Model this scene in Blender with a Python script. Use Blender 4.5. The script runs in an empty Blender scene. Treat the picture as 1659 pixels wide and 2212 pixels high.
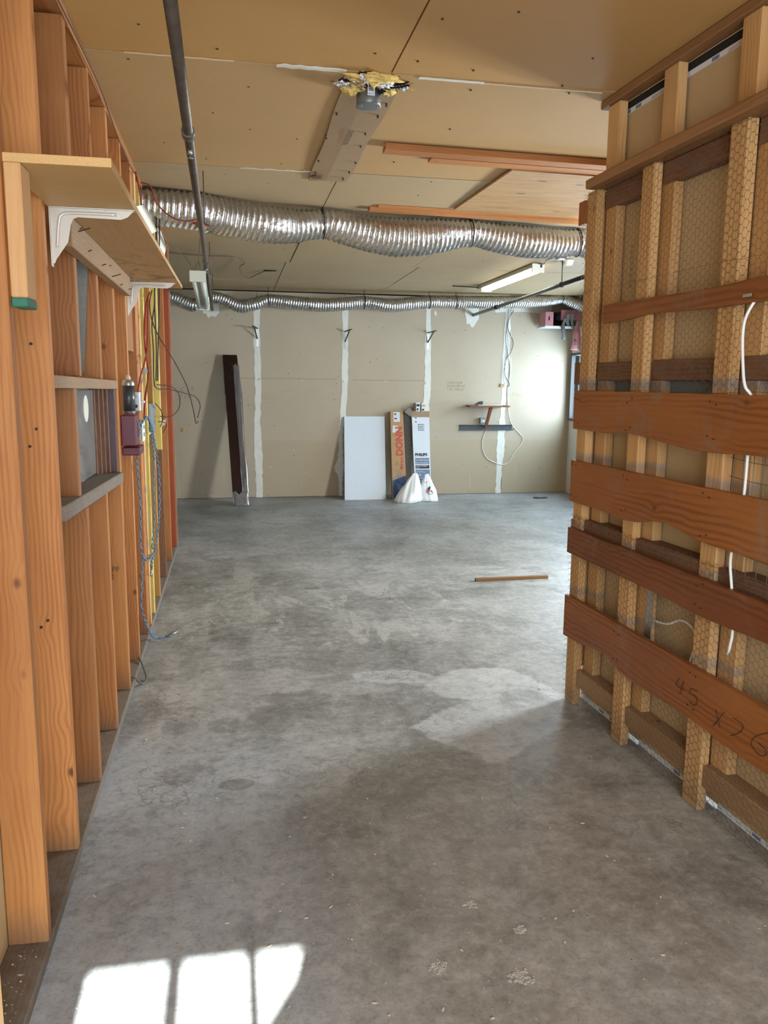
import bpy, bmesh, math, random
from mathutils import Vector, Matrix, noise
C = bpy.context.scene
COL = C.collection
random.seed(7)

# ------------------------------------------------------------------ camera
def vec(*a): return Vector(a)
cam_d = bpy.data.cameras.new('camera'); cam = bpy.data.objects.new('camera', cam_d); COL.objects.link(cam)
cam_d.sensor_fit = 'VERTICAL'; cam_d.sensor_height = 36.0; cam_d.lens = 36.0 * 1725 / 2212
cam_d.clip_start = 0.02; cam_d.clip_end = 200
PITCH, YAW, ROLL = 0.1603483, 0.1894269, -0.009
fwd = vec(math.sin(YAW) * math.cos(PITCH), math.cos(YAW) * math.cos(PITCH), -math.sin(PITCH))
right = vec(math.cos(YAW), -math.sin(YAW), 0)
up = right.cross(fwd)
cr, sr = math.cos(ROLL), math.sin(ROLL)
cx = right * cr + up * -sr
cy = up * cr + right * sr
mat = Matrix((cx, cy, -fwd)).transposed().to_4x4(); mat.translation = vec(0, 0, 1.5)
cam.matrix_world = mat
C.camera = cam

# ------------------------------------------------------------------ world, sun, daylight
w = bpy.data.worlds.new('sky'); C.world = w; w.use_nodes = True
bg = w.node_tree.nodes['Background']; bg.inputs[0].default_value = (0.62, 0.83, 1.0, 1); bg.inputs[1].default_value = 1.3
SUN_EL = math.atan(2.05 / 3.33)
sd = bpy.data.lights.new('sun', 'SUN'); sd.energy = 60; sd.angle = 0.0093; sd.color = (1, 0.95, 0.86)
so = bpy.data.objects.new('sun', sd); COL.objects.link(so)
so.matrix_world = vec(0.0, -math.cos(SUN_EL), math.sin(SUN_EL)).to_track_quat('Z', 'Y').to_matrix().to_4x4()
so.location = (0, -6, 6)
def area(name, loc, direction, sx, sy, energy, color):
    d = bpy.data.lights.new(name, 'AREA'); d.shape = 'RECTANGLE'; d.size = sx; d.size_y = sy; d.energy = energy; d.color = color
    o = bpy.data.objects.new(name, d); COL.objects.link(o)
    m = (-vec(*direction)).to_track_quat('Z', 'Y').to_matrix().to_4x4(); m.translation = vec(*loc); o.matrix_world = m
    return o
area('added_fill_behind_camera', (0.55, -1.25, 1.45), (0, 1, 0.10), 1.9, 1.7, 104, (0.80, 0.91, 1.0))  # added fill light behind the camera; no door is built there
area('daylight_far_window', (4.635, 9.36, 1.465), (-1, 0, 0), 2.0, 0.84, 66, (0.60, 0.82, 1.0))
area('daylight_side_window', (4.70, 5.0, 1.72), (-1, 0.0, 0), 0.8, 0.6, 330, (0.97, 0.96, 1.0))
C.view_settings.view_transform = 'Standard'; C.view_settings.look = 'None'
C.view_settings.gamma = 1; C.view_settings.use_curve_mapping = False
C.view_settings.exposure = 0.55

# ------------------------------------------------------------------ helpers
WL = {}
def wloc(o): return WL.get(o.name, Vector((0, 0, 0))) if o else Vector((0, 0, 0))
def tag(o, label=None, cat=None, group=None, kind=None):
    if label: o['label'] = label
    if cat: o['category'] = cat
    if group: o['group'] = group
    if kind: o['kind'] = kind
    return o
def empty(name, loc, label=None, cat=None, group=None, kind=None):
    o = bpy.data.objects.new(name, None); COL.objects.link(o); o.location = loc; o.empty_display_size = .05
    WL[o.name] = Vector(loc); return tag(o, label, cat, group, kind)
def link(name, me, mat, parent, center):
    if mat: me.materials.append(mat)
    o = bpy.data.objects.new(name, me); COL.objects.link(o)
    o.parent = parent; o.location = Vector(center) - wloc(parent); WL[o.name] = Vector(center)
    return o
def finish(name, verts, faces, mat, parent=None, uvs=None, smooth=False, center=None):
    verts = [Vector(v) for v in verts]
    if center is None:
        lo = Vector([min(v[i] for v in verts) for i in range(3)]); hi = Vector([max(v[i] for v in verts) for i in range(3)])
        center = (lo + hi) / 2
    me = bpy.data.meshes.new(name); me.from_pydata([v - center for v in verts], [], faces)
    if uvs:
        l = me.uv_layers.new(name='UVMap')
        for p in me.polygons:
            for li, vi in zip(p.loop_indices, p.vertices): l.data[li].uv = uvs[vi]
    if smooth:
        for p in me.polygons: p.use_smooth = True
    me.update()
    return link(name, me, mat, parent, center)
WORLD = lambda p: Vector(p)
# partition frame: s runs towards the camera along the wall, d goes into the wall, z up
RA = Vector((1.563, 3.36, 0)); _k = 0.0415; _n = math.hypot(1, _k)
RU = Vector((_k, -1, 0)) / _n; RN = Vector((1, _k, 0)) / _n
def RW(p): return RA + RU * p[0] + RN * p[1] + Vector((0, 0, p[2]))
def box(name, lo, hi, mat, parent=None, frame=WORLD, bevel=0.0015, wob=0.0, twist=None):
    lo = Vector(lo); hi = Vector(hi)
    lo, hi = Vector(map(min, lo, hi)), Vector(map(max, lo, hi))
    c = (lo + hi) / 2; h = (hi - lo) / 2
    bm = bmesh.new(); bmesh.ops.create_cube(bm, size=2)
    for v in bm.verts: v.co = Vector((v.co[i] * h[i] for i in range(3)))
    L = max(range(3), key=lambda i: h[i])
    if wob:
        for v in bm.verts: v.co += Vector([random.uniform(-wob, wob) if i != L else 0 for i in range(3)])
    if bevel: bmesh.ops.bevel(bm, geom=bm.edges[:], offset=min(bevel, min(h) * .4), segments=1, affect='EDGES', profile=.5)
    uvl = bm.loops.layers.uv.new('UVMap'); bm.normal_update()
    for f in bm.faces:
        n = f.normal; a = max(range(3), key=lambda i: abs(n[i]))
        rest = [i for i in range(3) if i != a]
        rest.sort(key=lambda i: -h[i])
        if a == L: rest = rest[::-1]
        for lp in f.loops: lp[uvl].uv = (lp.vert.co[rest[0]] , lp.vert.co[rest[1]] + a * .37 + (.11 if n[a] > 0 else 0))
    wc = frame(c)
    for v in bm.verts:
        q = c + v.co
        if twist: q = twist(q)
        v.co = frame(q) - wc
    me = bpy.data.meshes.new(name); bm.to_mesh(me); bm.free()
    return link(name, me, mat, parent, wc)
def prism(name, poly, o, u, v, t, mat, parent=None, bevel=0, uvoff=(0, 0)):
    """extrude a 2-D outline by vector t"""
    o, u, v, t = map(Vector, (o, u, v, t)); n = len(poly)
    V = [o + u * a + v * b for a, b in poly] + [o + u * a + v * b + t for a, b in poly]
    bm = bmesh.new(); bv = [bm.verts.new(p) for p in V]
    f1 = bm.faces.new(bv[:n]); f2 = bm.faces.new(bv[n:][::-1])
    for i in range(n): bm.faces.new((bv[i + n], bv[(i + 1) % n + n], bv[(i + 1) % n], bv[i]))
    bmesh.ops.recalc_face_normals(bm, faces=bm.faces[:])
    if bevel: bmesh.ops.bevel(bm, geom=[e for e in bm.edges if any(len(f.verts) > 4 for f in e.link_faces)], offset=bevel, segments=1, affect='EDGES')
    uvl = bm.loops.layers.uv.new('UVMap'); tn = t.length
    for f in bm.faces:
        for lp in f.loops:
            q = lp.vert.co - o; lp[uvl].uv = (q.dot(u) / u.length_squared + uvoff[0], q.dot(v) / v.length_squared + q.dot(t) / tn + uvoff[1])
    bmesh.ops.triangulate(bm, faces=[f for f in bm.faces if len(f.verts) > 4])
    cen = sum((p for p in V), Vector()) / len(V)
    for x in bm.verts: x.co -= cen
    me = bpy.data.meshes.new(name); bm.to_mesh(me); bm.free()
    return link(name, me, mat, parent, cen)
def smooth_path(pts, sub=6):
    pts = [Vector(p) for p in pts]
    if len(pts) < 3 or sub <= 1: return pts
    out = []
    for i in range(len(pts) - 1):
        p0 = pts[max(i - 1, 0)]; p1 = pts[i]; p2 = pts[i + 1]; p3 = pts[min(i + 2, len(pts) - 1)]
        for k in range(sub):
            t = k / sub
            out.append(.5 * ((2 * p1) + (p2 - p0) * t + (2 * p0 - 5 * p1 + 4 * p2 - p3) * t * t + (3 * p1 - p0 - 3 * p2 + p3) * t ** 3))
    out.append(pts[-1]); return out
def tube_geo(P, rad, sides=8, squash=None):
    """rad: number or function(i, angle)"""
    n = len(P); V = []; F = []; UV = []
    T = [(P[min(i + 1, n - 1)] - P[max(i - 1, 0)]).normalized() for i in range(n)]
    N = T[0].orthogonal().normalized(); L = 0
    for i in range(n):
        if i: L += (P[i] - P[i - 1]).length
        N = (N - T[i] * N.dot(T[i])).normalized(); B = T[i].cross(N)
        for k in range(sides):
            a = 2 * math.pi * k / sides; r = rad(i, a) if callable(rad) else rad
            V.append(P[i] + (N * math.cos(a) + B * math.sin(a)) * r); UV.append((L, k / sides))
    for i in range(n - 1):
        for k in range(sides):
            a, b = i * sides + k, i * sides + (k + 1) % sides; F.append((a, b, b + sides, a + sides))
    F.append(tuple(range(sides))[::-1]); F.append(tuple(range((n - 1) * sides, n * sides)))
    return V, F, UV
def tube(name, pts, r, mat, parent=None, sides=8, sub=6, smooth=True):
    V, F, UV = tube_geo(smooth_path(pts, sub), r, sides); return finish(name, V, F, mat, parent, UV, smooth)
def cyl(name, a, b, r, mat, parent=None, sides=16, r2=None):
    a, b = Vector(a), Vector(b); V, F, UV = tube_geo([a, b], (lambda i, t: r if i == 0 or r2 is None else r2), sides)
    o = finish(name, V, F, mat, parent, UV)
    for p in o.data.polygons: p.use_smooth = len(p.vertices) == 4
    return o
def lathe(name, prof, base, axis, mat, parent=None, sides=20, wav=None):
    base = Vector(base); ax = Vector(axis).normalized(); N = ax.orthogonal().normalized(); B = ax.cross(N); V = []; F = []
    for h, r in prof:
        for k in range(sides):
            a = 2 * math.pi * k / sides; rr = r * (wav(h, a) if wav else 1); V.append(base + ax * h + (N * math.cos(a) + B * math.sin(a)) * rr)
    for i in range(len(prof) - 1):
        for k in range(sides):
            a, b = i * sides + k, i * sides + (k + 1) % sides; F.append((a, b, b + sides, a + sides))
    F.append(tuple(range(sides))[::-1]); F.append(tuple(range((len(prof) - 1) * sides, len(prof) * sides)))
    return finish(name, V, F, mat, parent, None, True)
def text(name, s, o, u, v, size, mat, parent, lift=0.0008, squeeze=1.0, bold=0.0):
    """printed lettering: flat mesh lying on a surface, o = left end of baseline, u = reading direction, v = up"""
    cu = bpy.data.curves.new(name, 'FONT'); cu.body = s; cu.size = size; cu.offset = bold; cu.resolution_u = 2
    t = bpy.data.objects.new(name + '_tmp', cu); COL.objects.link(t); dg = bpy.context.evaluated_depsgraph_get(); dg.update()
    me = bpy.data.meshes.new_from_object(t.evaluated_get(dg)); bpy.data.objects.remove(t); bpy.data.curves.remove(cu)
    o, u, v = Vector(o), Vector(u).normalized(), Vector(v).normalized(); n = u.cross(v)
    for x in me.vertices: x.co = u * x.co.x * squeeze + v * x.co.y + n * lift
    me.materials.clear(); return link(name, me, mat, parent, o)
def blob(name, c, r, mat, parent=None, amp=.3, freq=3, seed=0, sub=3, flat=None):
    bm = bmesh.new(); bmesh.ops.create_icosphere(bm, subdivisions=sub, radius=1)
    for v in bm.verts:
        d = v.co.normalized(); q = 1 + amp * noise.fractal(d * freq + Vector((seed * 7.1, seed * 3.3, 0)), 1.0, 2.0, 3)
        v.co = Vector((d.x * r[0], d.y * r[1], d.z * r[2])) * q
        if flat is not None and v.co.z < flat: v.co.z = flat
    for f in bm.faces: f.smooth = True
    me = bpy.data.meshes.new(name); bm.to_mesh(me); bm.free(); return link(name, me, mat, parent, c)

# ------------------------------------------------------------------ materials
def new_mat(name):
    m = bpy.data.materials.new(name); m.use_nodes = True; nt = m.node_tree; nt.nodes.clear()
    out = nt.nodes.new('ShaderNodeOutputMaterial'); b = nt.nodes.new('ShaderNodeBsdfPrincipled'); nt.links.new(b.outputs[0], out.inputs[0])
    return m, nt, b, out
class G:
    """tiny node-graph helper"""
    def __init__(s, nt): s.nt = nt
    def put(s, sock, v):
        if hasattr(v, 'is_linked') or hasattr(v, 'links'): s.nt.links.new(v, sock)
        elif v is not None: sock.default_value = v
    def m(s, op, a, b=None, c=None, clamp=False):
        n = s.nt.nodes.new('ShaderNodeMath'); n.operation = op; n.use_clamp = clamp
        for i, v in enumerate((a, b, c)):
            if v is not None: s.put(n.inputs[i], v)
        return n.outputs[0]
    def vm(s, op, a, b=None):
        n = s.nt.nodes.new('ShaderNodeVectorMath'); n.operation = op
        s.put(n.inputs[0], a)
        if b is not None: s.put(n.inputs[1], b)
        return n.outputs[1] if op in ('LENGTH', 'DISTANCE', 'DOT_PRODUCT') else n.outputs[0]
    def noise(s, v, scale, detail=4, rough=.55, dist=0, color=False):
        n = s.nt.nodes.new('ShaderNodeTexNoise'); s.put(n.inputs['Vector'], v); n.inputs['Scale'].default_value = scale
        n.inputs['Detail'].default_value = detail; n.inputs['Roughness'].default_value = rough; n.inputs['Distortion'].default_value = dist
        return n.outputs['Color' if color else 'Fac']
    def voro(s, v, scale, feature='F1', out='Distance', rnd=1):
        n = s.nt.nodes.new('ShaderNodeTexVoronoi'); n.feature = feature; s.put(n.inputs['Vector'], v); n.inputs['Scale'].default_value = scale
        n.inputs['Randomness'].default_value = rnd; return n.outputs[out]
    def ramp(s, f, stops, interp='LINEAR'):
        n = s.nt.nodes.new('ShaderNodeValToRGB'); s.put(n.inputs[0], f); e = n.color_ramp.elements; n.color_ramp.interpolation = interp
        while len(e) < len(stops): e.new(.5)
        for i, (p, c) in enumerate(stops):
            e[i].position = p; e[i].color = (c, c, c, 1) if isinstance(c, (int, float)) else (*c, 1)
        return n.outputs[0]
    def mix(s, f, a, b, mode='MIX'):
        n = s.nt.nodes.new('ShaderNodeMix'); n.data_type = 'RGBA'; n.blend_type = mode
        s.put(n.inputs[0], f); s.put(n.inputs[6], (*a, 1) if isinstance(a, tuple) and len(a) == 3 else a); s.put(n.inputs[7], (*b, 1) if isinstance(b, tuple) and len(b) == 3 else b)
        return n.outputs[2]
    def step(s, v, lo, hi):
        n = s.nt.nodes.new('ShaderNodeMapRange'); n.interpolation_type = 'SMOOTHSTEP'; s.put(n.inputs[0], v)
        n.inputs[1].default_value = lo; n.inputs[2].default_value = hi; return n.outputs[0]
    def bump(s, h, strength=.3, dist=.01, normal=None):
        n = s.nt.nodes.new('ShaderNodeBump'); s.put(n.inputs['Height'], h); n.inputs['Strength'].default_value = strength; n.inputs['Distance'].default_value = dist
        if normal: s.put(n.inputs['Normal'], normal)
        return n.outputs[0]
    def coord(s, kind='Object'): return s.nt.nodes.new('ShaderNodeTexCoord').outputs[kind]
    def pos(s): return s.nt.nodes.new('ShaderNodeNewGeometry').outputs['Position']
    def sep(s, v):
        n = s.nt.nodes.new('ShaderNodeSeparateXYZ'); s.put(n.inputs[0], v); return n.outputs
    def comb(s, x, y, z=0.0):
        n = s.nt.nodes.new('ShaderNodeCombineXYZ')
        for i, v in enumerate((x, y, z)): s.put(n.inputs[i], v)
        return n.outputs[0]
    def rnd(s): return s.nt.nodes.new('ShaderNodeObjectInfo').outputs['Random']
def plain(name, col, rough=.6, metal=0, spec=.4, nscale=0, namp=.15, bump=0, emit=None):
    m, nt, b, out = new_mat(name); g = G(nt)
    b.inputs['Roughness'].default_value = rough; b.inputs['Metallic'].default_value = metal; b.inputs['Specular IOR Level'].default_value = spec
    if nscale:
        n = g.noise(g.coord(), nscale, 5); c = g.mix(n, tuple(x * (1 - namp * 2) for x in col), tuple(min(1, x * (1 + namp * 2)) for x in col)); g.put(b.inputs['Base Color'], c)
        if bump: g.put(b.inputs['Normal'], g.bump(n, bump, .004))
    else: b.inputs['Base Color'].default_value = (*col, 1)
    if emit: b.inputs['Emission Color'].default_value = (*emit[0], 1); b.inputs['Emission Strength'].default_value = emit[1]
    return m
def wood(name, light, mid, dark, knot=(.09, .03, .012), knots=1.0, ring=1.0, rough=.55, soot=False, dirt=0.0, streak=.17, hue=.35, dust=0.0, grey=0.0):
    m, nt, b, out = new_mat(name); g = G(nt)
    uv = g.coord('UV'); r = g.rnd(); x = g.sep(uv); U = g.m('ADD', x[0], g.m('MULTIPLY', r, 37.0)); V = g.m('ADD', x[1], g.m('MULTIPLY', r, 11.3))
    warp = g.noise(g.comb(g.m('MULTIPLY', U, 1.3), g.m('MULTIPLY', V, 5.0)), 1.0, 2)
    kc = g.comb(g.m('MULTIPLY', U, 6.0), g.m('MULTIPLY', V, 9.0), r)
    kd = g.voro(kc, 1.0)
    pull = g.m('MULTIPLY', g.m('SUBTRACT', 1.0, g.step(kd, 0.0, .42)), 3.5 * knots)
    ph = g.m('ADD', g.m('ADD', g.m('MULTIPLY', V, 190.0 * ring), g.m('MULTIPLY', warp, 17.0 * ring)), pull)
    s = g.m('MULTIPLY_ADD', g.m('SINE', g.m('MULTIPLY', ph, 2.0)), .5, .5)
    s = g.m('POWER', s, 1.6)
    fine = g.noise(g.comb(g.m('MULTIPLY', U, 7.0), g.m('MULTIPLY', V, 260.0)), 1.0, 5, .65)
    big = g.noise(g.comb(g.m('MULTIPLY', U, 1.1), g.m('MULTIPLY', V, 3.0), 3.3), 1.0, 3)
    amp = g.step(g.noise(g.comb(g.m('MULTIPLY', U, .9), g.m('MULTIPLY', V, 9.0), 7.7), 1.0, 2), .38, .62)
    s = g.m('MULTIPLY', s, g.m('MULTIPLY_ADD', amp, .85, .15))
    f = g.m('ADD', g.m('MULTIPLY', s, streak), g.m('ADD', g.m('MULTIPLY', fine, .45), g.m('MULTIPLY', g.m('SUBTRACT', big, .5), .7)))
    col = g.ramp(f, [(.05, light), (.42, mid), (.95, dark)])
    tint = g.mix(r, (1 + hue * .35, 1 + hue * .28, 1 + hue * .2), (1 - hue * .55, 1 - hue * .62, 1 - hue * .68))
    col = g.mix(1.0, col, tint, 'MULTIPLY')
    if knots:
        kmask = g.m('SUBTRACT', 1.0, g.step(g.m('ADD', kd, g.m('MULTIPLY', fine, .05)), .06, .16))
        sel = g.m('GREATER_THAN', g.sep(g.voro(kc, 1.0, out='Color'))[0], 1 - .5 * knots)
        col = g.mix(g.m('MULTIPLY', g.m('MULTIPLY', kmask, sel), .85), col, knot)
    P = g.pos(); z = g.sep(P)[2]
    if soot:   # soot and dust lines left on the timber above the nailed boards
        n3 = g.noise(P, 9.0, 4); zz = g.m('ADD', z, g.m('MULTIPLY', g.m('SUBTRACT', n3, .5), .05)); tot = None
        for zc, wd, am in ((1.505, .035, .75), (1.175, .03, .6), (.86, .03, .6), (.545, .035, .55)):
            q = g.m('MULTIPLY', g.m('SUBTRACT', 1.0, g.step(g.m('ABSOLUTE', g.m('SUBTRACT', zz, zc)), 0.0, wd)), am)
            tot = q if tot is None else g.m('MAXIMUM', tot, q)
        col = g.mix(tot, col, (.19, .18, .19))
    if dirt:
        n4 = g.noise(P, 14.0, 5, .7)
        col = g.mix(g.m('MULTIPLY', g.m('SUBTRACT', 1.0, g.step(g.m('ADD', z, g.m('MULTIPLY', n4, .12)), .06, .24)), dirt), col, (.11, .085, .065))
    n5 = g.noise(P, 5.0, 6, .7); col = g.mix(g.m('MULTIPLY', g.step(n5, .56, .74), .35), col, g.mix(.5, col, (.16, .12, .10)))
    if grey: col = g.mix(g.m('MULTIPLY', g.step(g.noise(P, 4.2, 5, .75, .6), .52, .72), grey), col, g.mix(fine, (.13, .085, .06), (.30, .22, .165)))
    if dust: col = g.mix(g.m('MULTIPLY', g.step(g.noise(P, 18, 5, .7), .3, .7), dust), col, (.20, .185, .17))
    g.put(b.inputs['Base Color'], col); b.inputs['Roughness'].default_value = rough; b.inputs['Specular IOR Level'].default_value = .3
    g.put(b.inputs['Normal'], g.bump(g.m('ADD', fine, g.m('MULTIPLY', s, .4)), .25, .002))
    return m
PINE = wood('pine_stud', (.49, .235, .082), (.34, .133, .042), (.15, .05, .016), dirt=.6, hue=.75, streak=.22)
PINE_Y = wood('pine_pale', (.68, .42, .19), (.50, .27, .10), (.26, .12, .04), soot=True, dirt=.5, hue=.25, knots=.8)
BOARD = wood('cedar_board', (.36, .130, .032), (.225, .068, .015), (.075, .020, .006), ring=.7, streak=.26, rough=.40, hue=.3, knots=.5, grey=.5)
RAIL = wood('old_fir', (.33, .17, .07), (.21, .095, .036), (.085, .035, .014), hue=.3, knots=.5)
DARKW = wood('dark_fir', (.22, .095, .040), (.13, .048, .020), (.05, .018, .008), hue=.2, dust=.25, knots=.4, streak=.3)
PLATE = wood('dusty_plate', (.20, .15, .11), (.13, .095, .07), (.06, .045, .035), hue=.1, knots=0, dust=.6, rough=.8)
LEDGE = wood('weathered_block', (.36, .22, .11), (.25, .14, .065), (.11, .06, .03), hue=.2, dust=.2)
REDW = wood('red_stained_stud', (.34, .075, .028), (.24, .048, .018), (.11, .022, .010), hue=.1, knots=.8)
YELW = plain('yellow_painted_wood', (.58, .47, .13), .5, nscale=14, namp=.12)
DRKB = wood('mahogany_board', (.030, .010, .006), (.014, .005, .004), (.006, .003, .003), rough=.3, hue=0, knots=0)
def paper(name, base, var=.12, bumpy=.1, spots=True):
    m, nt, b, out = new_mat(name); g = G(nt); P = g.pos()
    n = g.noise(P, 1.3, 5, .6); n2 = g.noise(P, 60, 3); n3 = g.noise(g.vm('MULTIPLY', P, (1.0, 6.0, 1.0)), 2.5, 6, .7)
    col = g.mix(n, tuple(x * (1 - var) for x in base), tuple(x * (1 + var) for x in base))
    col = g.mix(g.m('MULTIPLY', g.m('SUBTRACT', n2, .3), .18), col, tuple(x * .6 for x in base))
    if spots: col = g.mix(g.m('MULTIPLY', g.step(n3, .62, .74), .22), col, tuple(min(1, x * 1.5) for x in base))
    g.put(b.inputs['Base Color'], col); b.inputs['Roughness'].default_value = .62; b.inputs['Specular IOR Level'].default_value = .25
    g.put(b.inputs['Normal'], g.bump(g.m('ADD', n2, n), bumpy, .003)); return m
CEIL = paper('ceiling_gypsum_paper', (.47, .265, .095))
CEILG = plain('dark_gap', (.018, .014, .011), .9)
CEIL2 = paper('rear_ceiling_paper_light_tint', (.41, .30, .175)); CEIL1 = paper('middle_ceiling_paper_light_tint', (.45, .285, .13))  # ceiling paper regraded: mixed light colour painted into the sheets further back
PART = paper('partition_gypsum_paper', (.50, .36, .20), .1)
def backwall_mat():
    m, nt, b, out = new_mat('back_wall_gypsum_paper'); g = G(nt); P = g.pos(); x = g.sep(P)
    n = g.noise(P, 1.1, 5, .6); col = g.mix(n, (.40, .325, .235), (.495, .41, .31))
    n2 = g.noise(P, 9.0, 8, .75)
    low = g.m('MULTIPLY', g.m('SUBTRACT', 1.0, g.step(g.m('ADD', x[2], g.m('MULTIPLY', n2, .06)), .74, .80)), g.m('GREATER_THAN', x[0], .35))
    col = g.mix(g.m('MULTIPLY', low, .35), col, (.40, .31, .19))
    scuff = g.noise(g.comb(g.m('MULTIPLY', x[0], 9), g.m('MULTIPLY', x[2], 22)), 1.0, 6, .8, .6)
    col = g.mix(g.m('MULTIPLY', g.step(scuff, .62, .72), .6), col, (.16, .12, .09))
    band = g.m('SUBTRACT', 1.0, g.step(g.m('ABSOLUTE', g.m('SUBTRACT', x[2], 1.32)), .0, .2)); n6 = g.noise(g.comb(g.m('MULTIPLY', x[0], 3.0), g.m('MULTIPLY', x[2], 9), 4.0), 1, 7, .8)
    col = g.mix(g.m('MULTIPLY', g.m('MULTIPLY', band, g.step(n6, .48, .64)), .35), col, (.42, .28, .17))
    drip = g.noise(g.comb(g.m('MULTIPLY', x[0], 26), g.m('MULTIPLY', x[2], 1.2), 9.0), 1.0, 2)
    dm = g.m('MULTIPLY', g.step(drip, .66, .72), g.m('SUBTRACT', 1.0, g.step(x[2], .2, .5)))
    col = g.mix(g.m('MULTIPLY', dm, .4), col, (.62, .54, .41))
    sp = g.voro(P, 7.0); col = g.mix(g.m('MULTIPLY', g.m('LESS_THAN', sp, .05), .7), col, (.08, .06, .05))
    g.put(b.inputs['Base Color'], col); b.inputs['Roughness'].default_value = .55; b.inputs['Specular IOR Level'].default_value = .3
    g.put(b.inputs['Normal'], g.bump(n2, .06, .003)); return m
BACKW = backwall_mat()
MUD = plain('joint_compound', (.70, .68, .62), .7, nscale=16, namp=.07, bump=.3)
def concrete():
    m, nt, b, out = new_mat('floor_concrete'); g = G(nt); P = g.pos(); x = g.sep(P)
    n1 = g.noise(P, .9, 6, .62); n2 = g.noise(P, 7.0, 8, .72); n3 = g.noise(P, 60.0, 6, .7); n4 = g.noise(g.vm('MULTIPLY', P, (2.2, .8, 1.0)), 1.6, 7, .7, .8)
    col = g.ramp(g.m('ADD', g.m('MULTIPLY', n1, .55), g.m('MULTIPLY', n2, .45)), [(.35, (.095, .098, .096)), (.50, (.26, .268, .265)), (.65, (.46, .475, .475))])
    # warm brown near side, on the camera's right
    br = g.m('MULTIPLY', g.step(g.m('ADD', x[0], g.m('MULTIPLY', x[1], -.30)), -.75, .35), g.m('SUBTRACT', 1.0, g.step(x[1], 2.2, 3.6)))
    col = g.mix(g.m('MULTIPLY', br, .55), col, g.mix(n2, (.19, .165, .13), (.56, .51, .44)))
    def ell(cx, cy, rx, ry, rot=0.0):
        c, s_ = math.cos(rot), math.sin(rot); dx = g.m('SUBTRACT', x[0], cx); dy = g.m('SUBTRACT', x[1], cy)
        a = g.m('DIVIDE', g.m('ADD', g.m('MULTIPLY', dx, c), g.m('MULTIPLY', dy, s_)), rx); bb = g.m('DIVIDE', g.m('SUBTRACT', g.m('MULTIPLY', dy, c), g.m('MULTIPLY', dx, s_)), ry)
        return g.m('SUBTRACT', 1.0, g.m('SQRT', g.m('ADD', g.m('MULTIPLY', a, a), g.m('MULTIPLY', bb, bb))))
    def diam(cx, cy, rx, ry, rot=0.0):
        c, s_ = math.cos(rot), math.sin(rot); dx = g.m('SUBTRACT', x[0], cx); dy = g.m('SUBTRACT', x[1], cy)
        a = g.m('ABSOLUTE', g.m('DIVIDE', g.m('ADD', g.m('MULTIPLY', dx, c), g.m('MULTIPLY', dy, s_)), rx)); bb = g.m('ABSOLUTE', g.m('DIVIDE', g.m('SUBTRACT', g.m('MULTIPLY', dy, c), g.m('MULTIPLY', dx, s_)), ry))
        return g.m('SUBTRACT', 1.0, g.m('MAXIMUM', a, bb))
    def mx(*a):
        r = a[0]
        for q in a[1:]: r = g.m('MAXIMUM', r, q)
        return r
    jit = g.m('MULTIPLY', g.m('SUBTRACT', n2, .5), .55)
    pale = g.step(g.m('ADD', mx(diam(1.12, 3.22, .32, .26, .62), ell(1.22, 3.70, .30, .22, .2), ell(.80, 3.86, .22, .10, -.2), ell(1.4, 3.5, .16, .25)), jit), 0.0, .12)
    col = g.mix(g.m('MULTIPLY', pale, .62), col, g.mix(n2, (.40, .425, .45), (.70, .73, .76)))
    pale2 = g.step(g.m('ADD', mx(ell(-.1, 3.75, .30, .42), ell(-.2, 3.25, .30, .30), ell(.25, 3.02, .34, .14, .5), ell(.2, 3.9, .25, .2), ell(.62, 3.75, .3, .12)), jit), 0.02, .3)
    hole = g.step(g.m('ADD', mx(ell(.36, 3.48, .22, .16, .2), ell(-.25, 3.42, .09, .09), ell(-.05, 3.40, .09, .09), ell(-.3, 4.1, .14, .16)), g.m('MULTIPLY', jit, .6)), 0.0, .15)
    col = g.mix(g.m('MULTIPLY', g.m('MULTIPLY', pale2, g.m('SUBTRACT', 1.0, hole)), .42), col, g.mix(n2, (.38, .385, .39), (.56, .57, .58)))
    # bluish worn paint along the left wall, with bluish sky light painted in too
    bl = g.m('MULTIPLY', g.m('SUBTRACT', 1.0, g.step(g.m('ADD', x[0], g.m('MULTIPLY', g.m('SUBTRACT', n2, .5), .3)), -.05, .42)), g.m('SUBTRACT', 1.0, g.step(x[1], 3.0, 3.6)))
    col = g.mix(g.m('MULTIPLY', bl, .55), col, (.44, .49, .56))
    ln = g.m('MULTIPLY', g.m('SUBTRACT', 1.0, g.step(g.m('ABSOLUTE', g.m('SUBTRACT', g.m('ADD', x[0], g.m('MULTIPLY', n2, .03)), .06)), .004, .022)), g.m('SUBTRACT', 1.0, g.step(x[1], 3.2, 3.6)))
    col = g.mix(g.m('MULTIPLY', ln, .35), col, (.42, .44, .47))
    def spill(cx, cy, rx, ry, rot, th, am, c):
        nonlocal col
        q = g.m('MULTIPLY', g.step(g.m('ADD', ell(cx, cy, rx, ry, rot), jit), 0, .2), g.step(n4, th, th + .03)); col = g.mix(g.m('MULTIPLY', q, am), col, c)
    spill(.85, 5.1, .75, .85, 0, .515, .6, (.46, .455, .44)); spill(-.1, 5.6, .5, 1.0, 0, .53, .45, (.44, .43, .40)); spill(.1, 4.9, .6, .6, .3, .55, .35, (.43, .43, .42))
    # broad soft tonal drift towards the back
    col = g.mix(g.m('MULTIPLY', g.step(n4, .45, .62), .30), col, (.34, .345, .345))
    dk = g.noise(P, 2.3, 6, .7, .5); col = g.mix(g.m('MULTIPLY', g.step(dk, .50, .66), .5), col, (.11, .108, .102))
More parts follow.
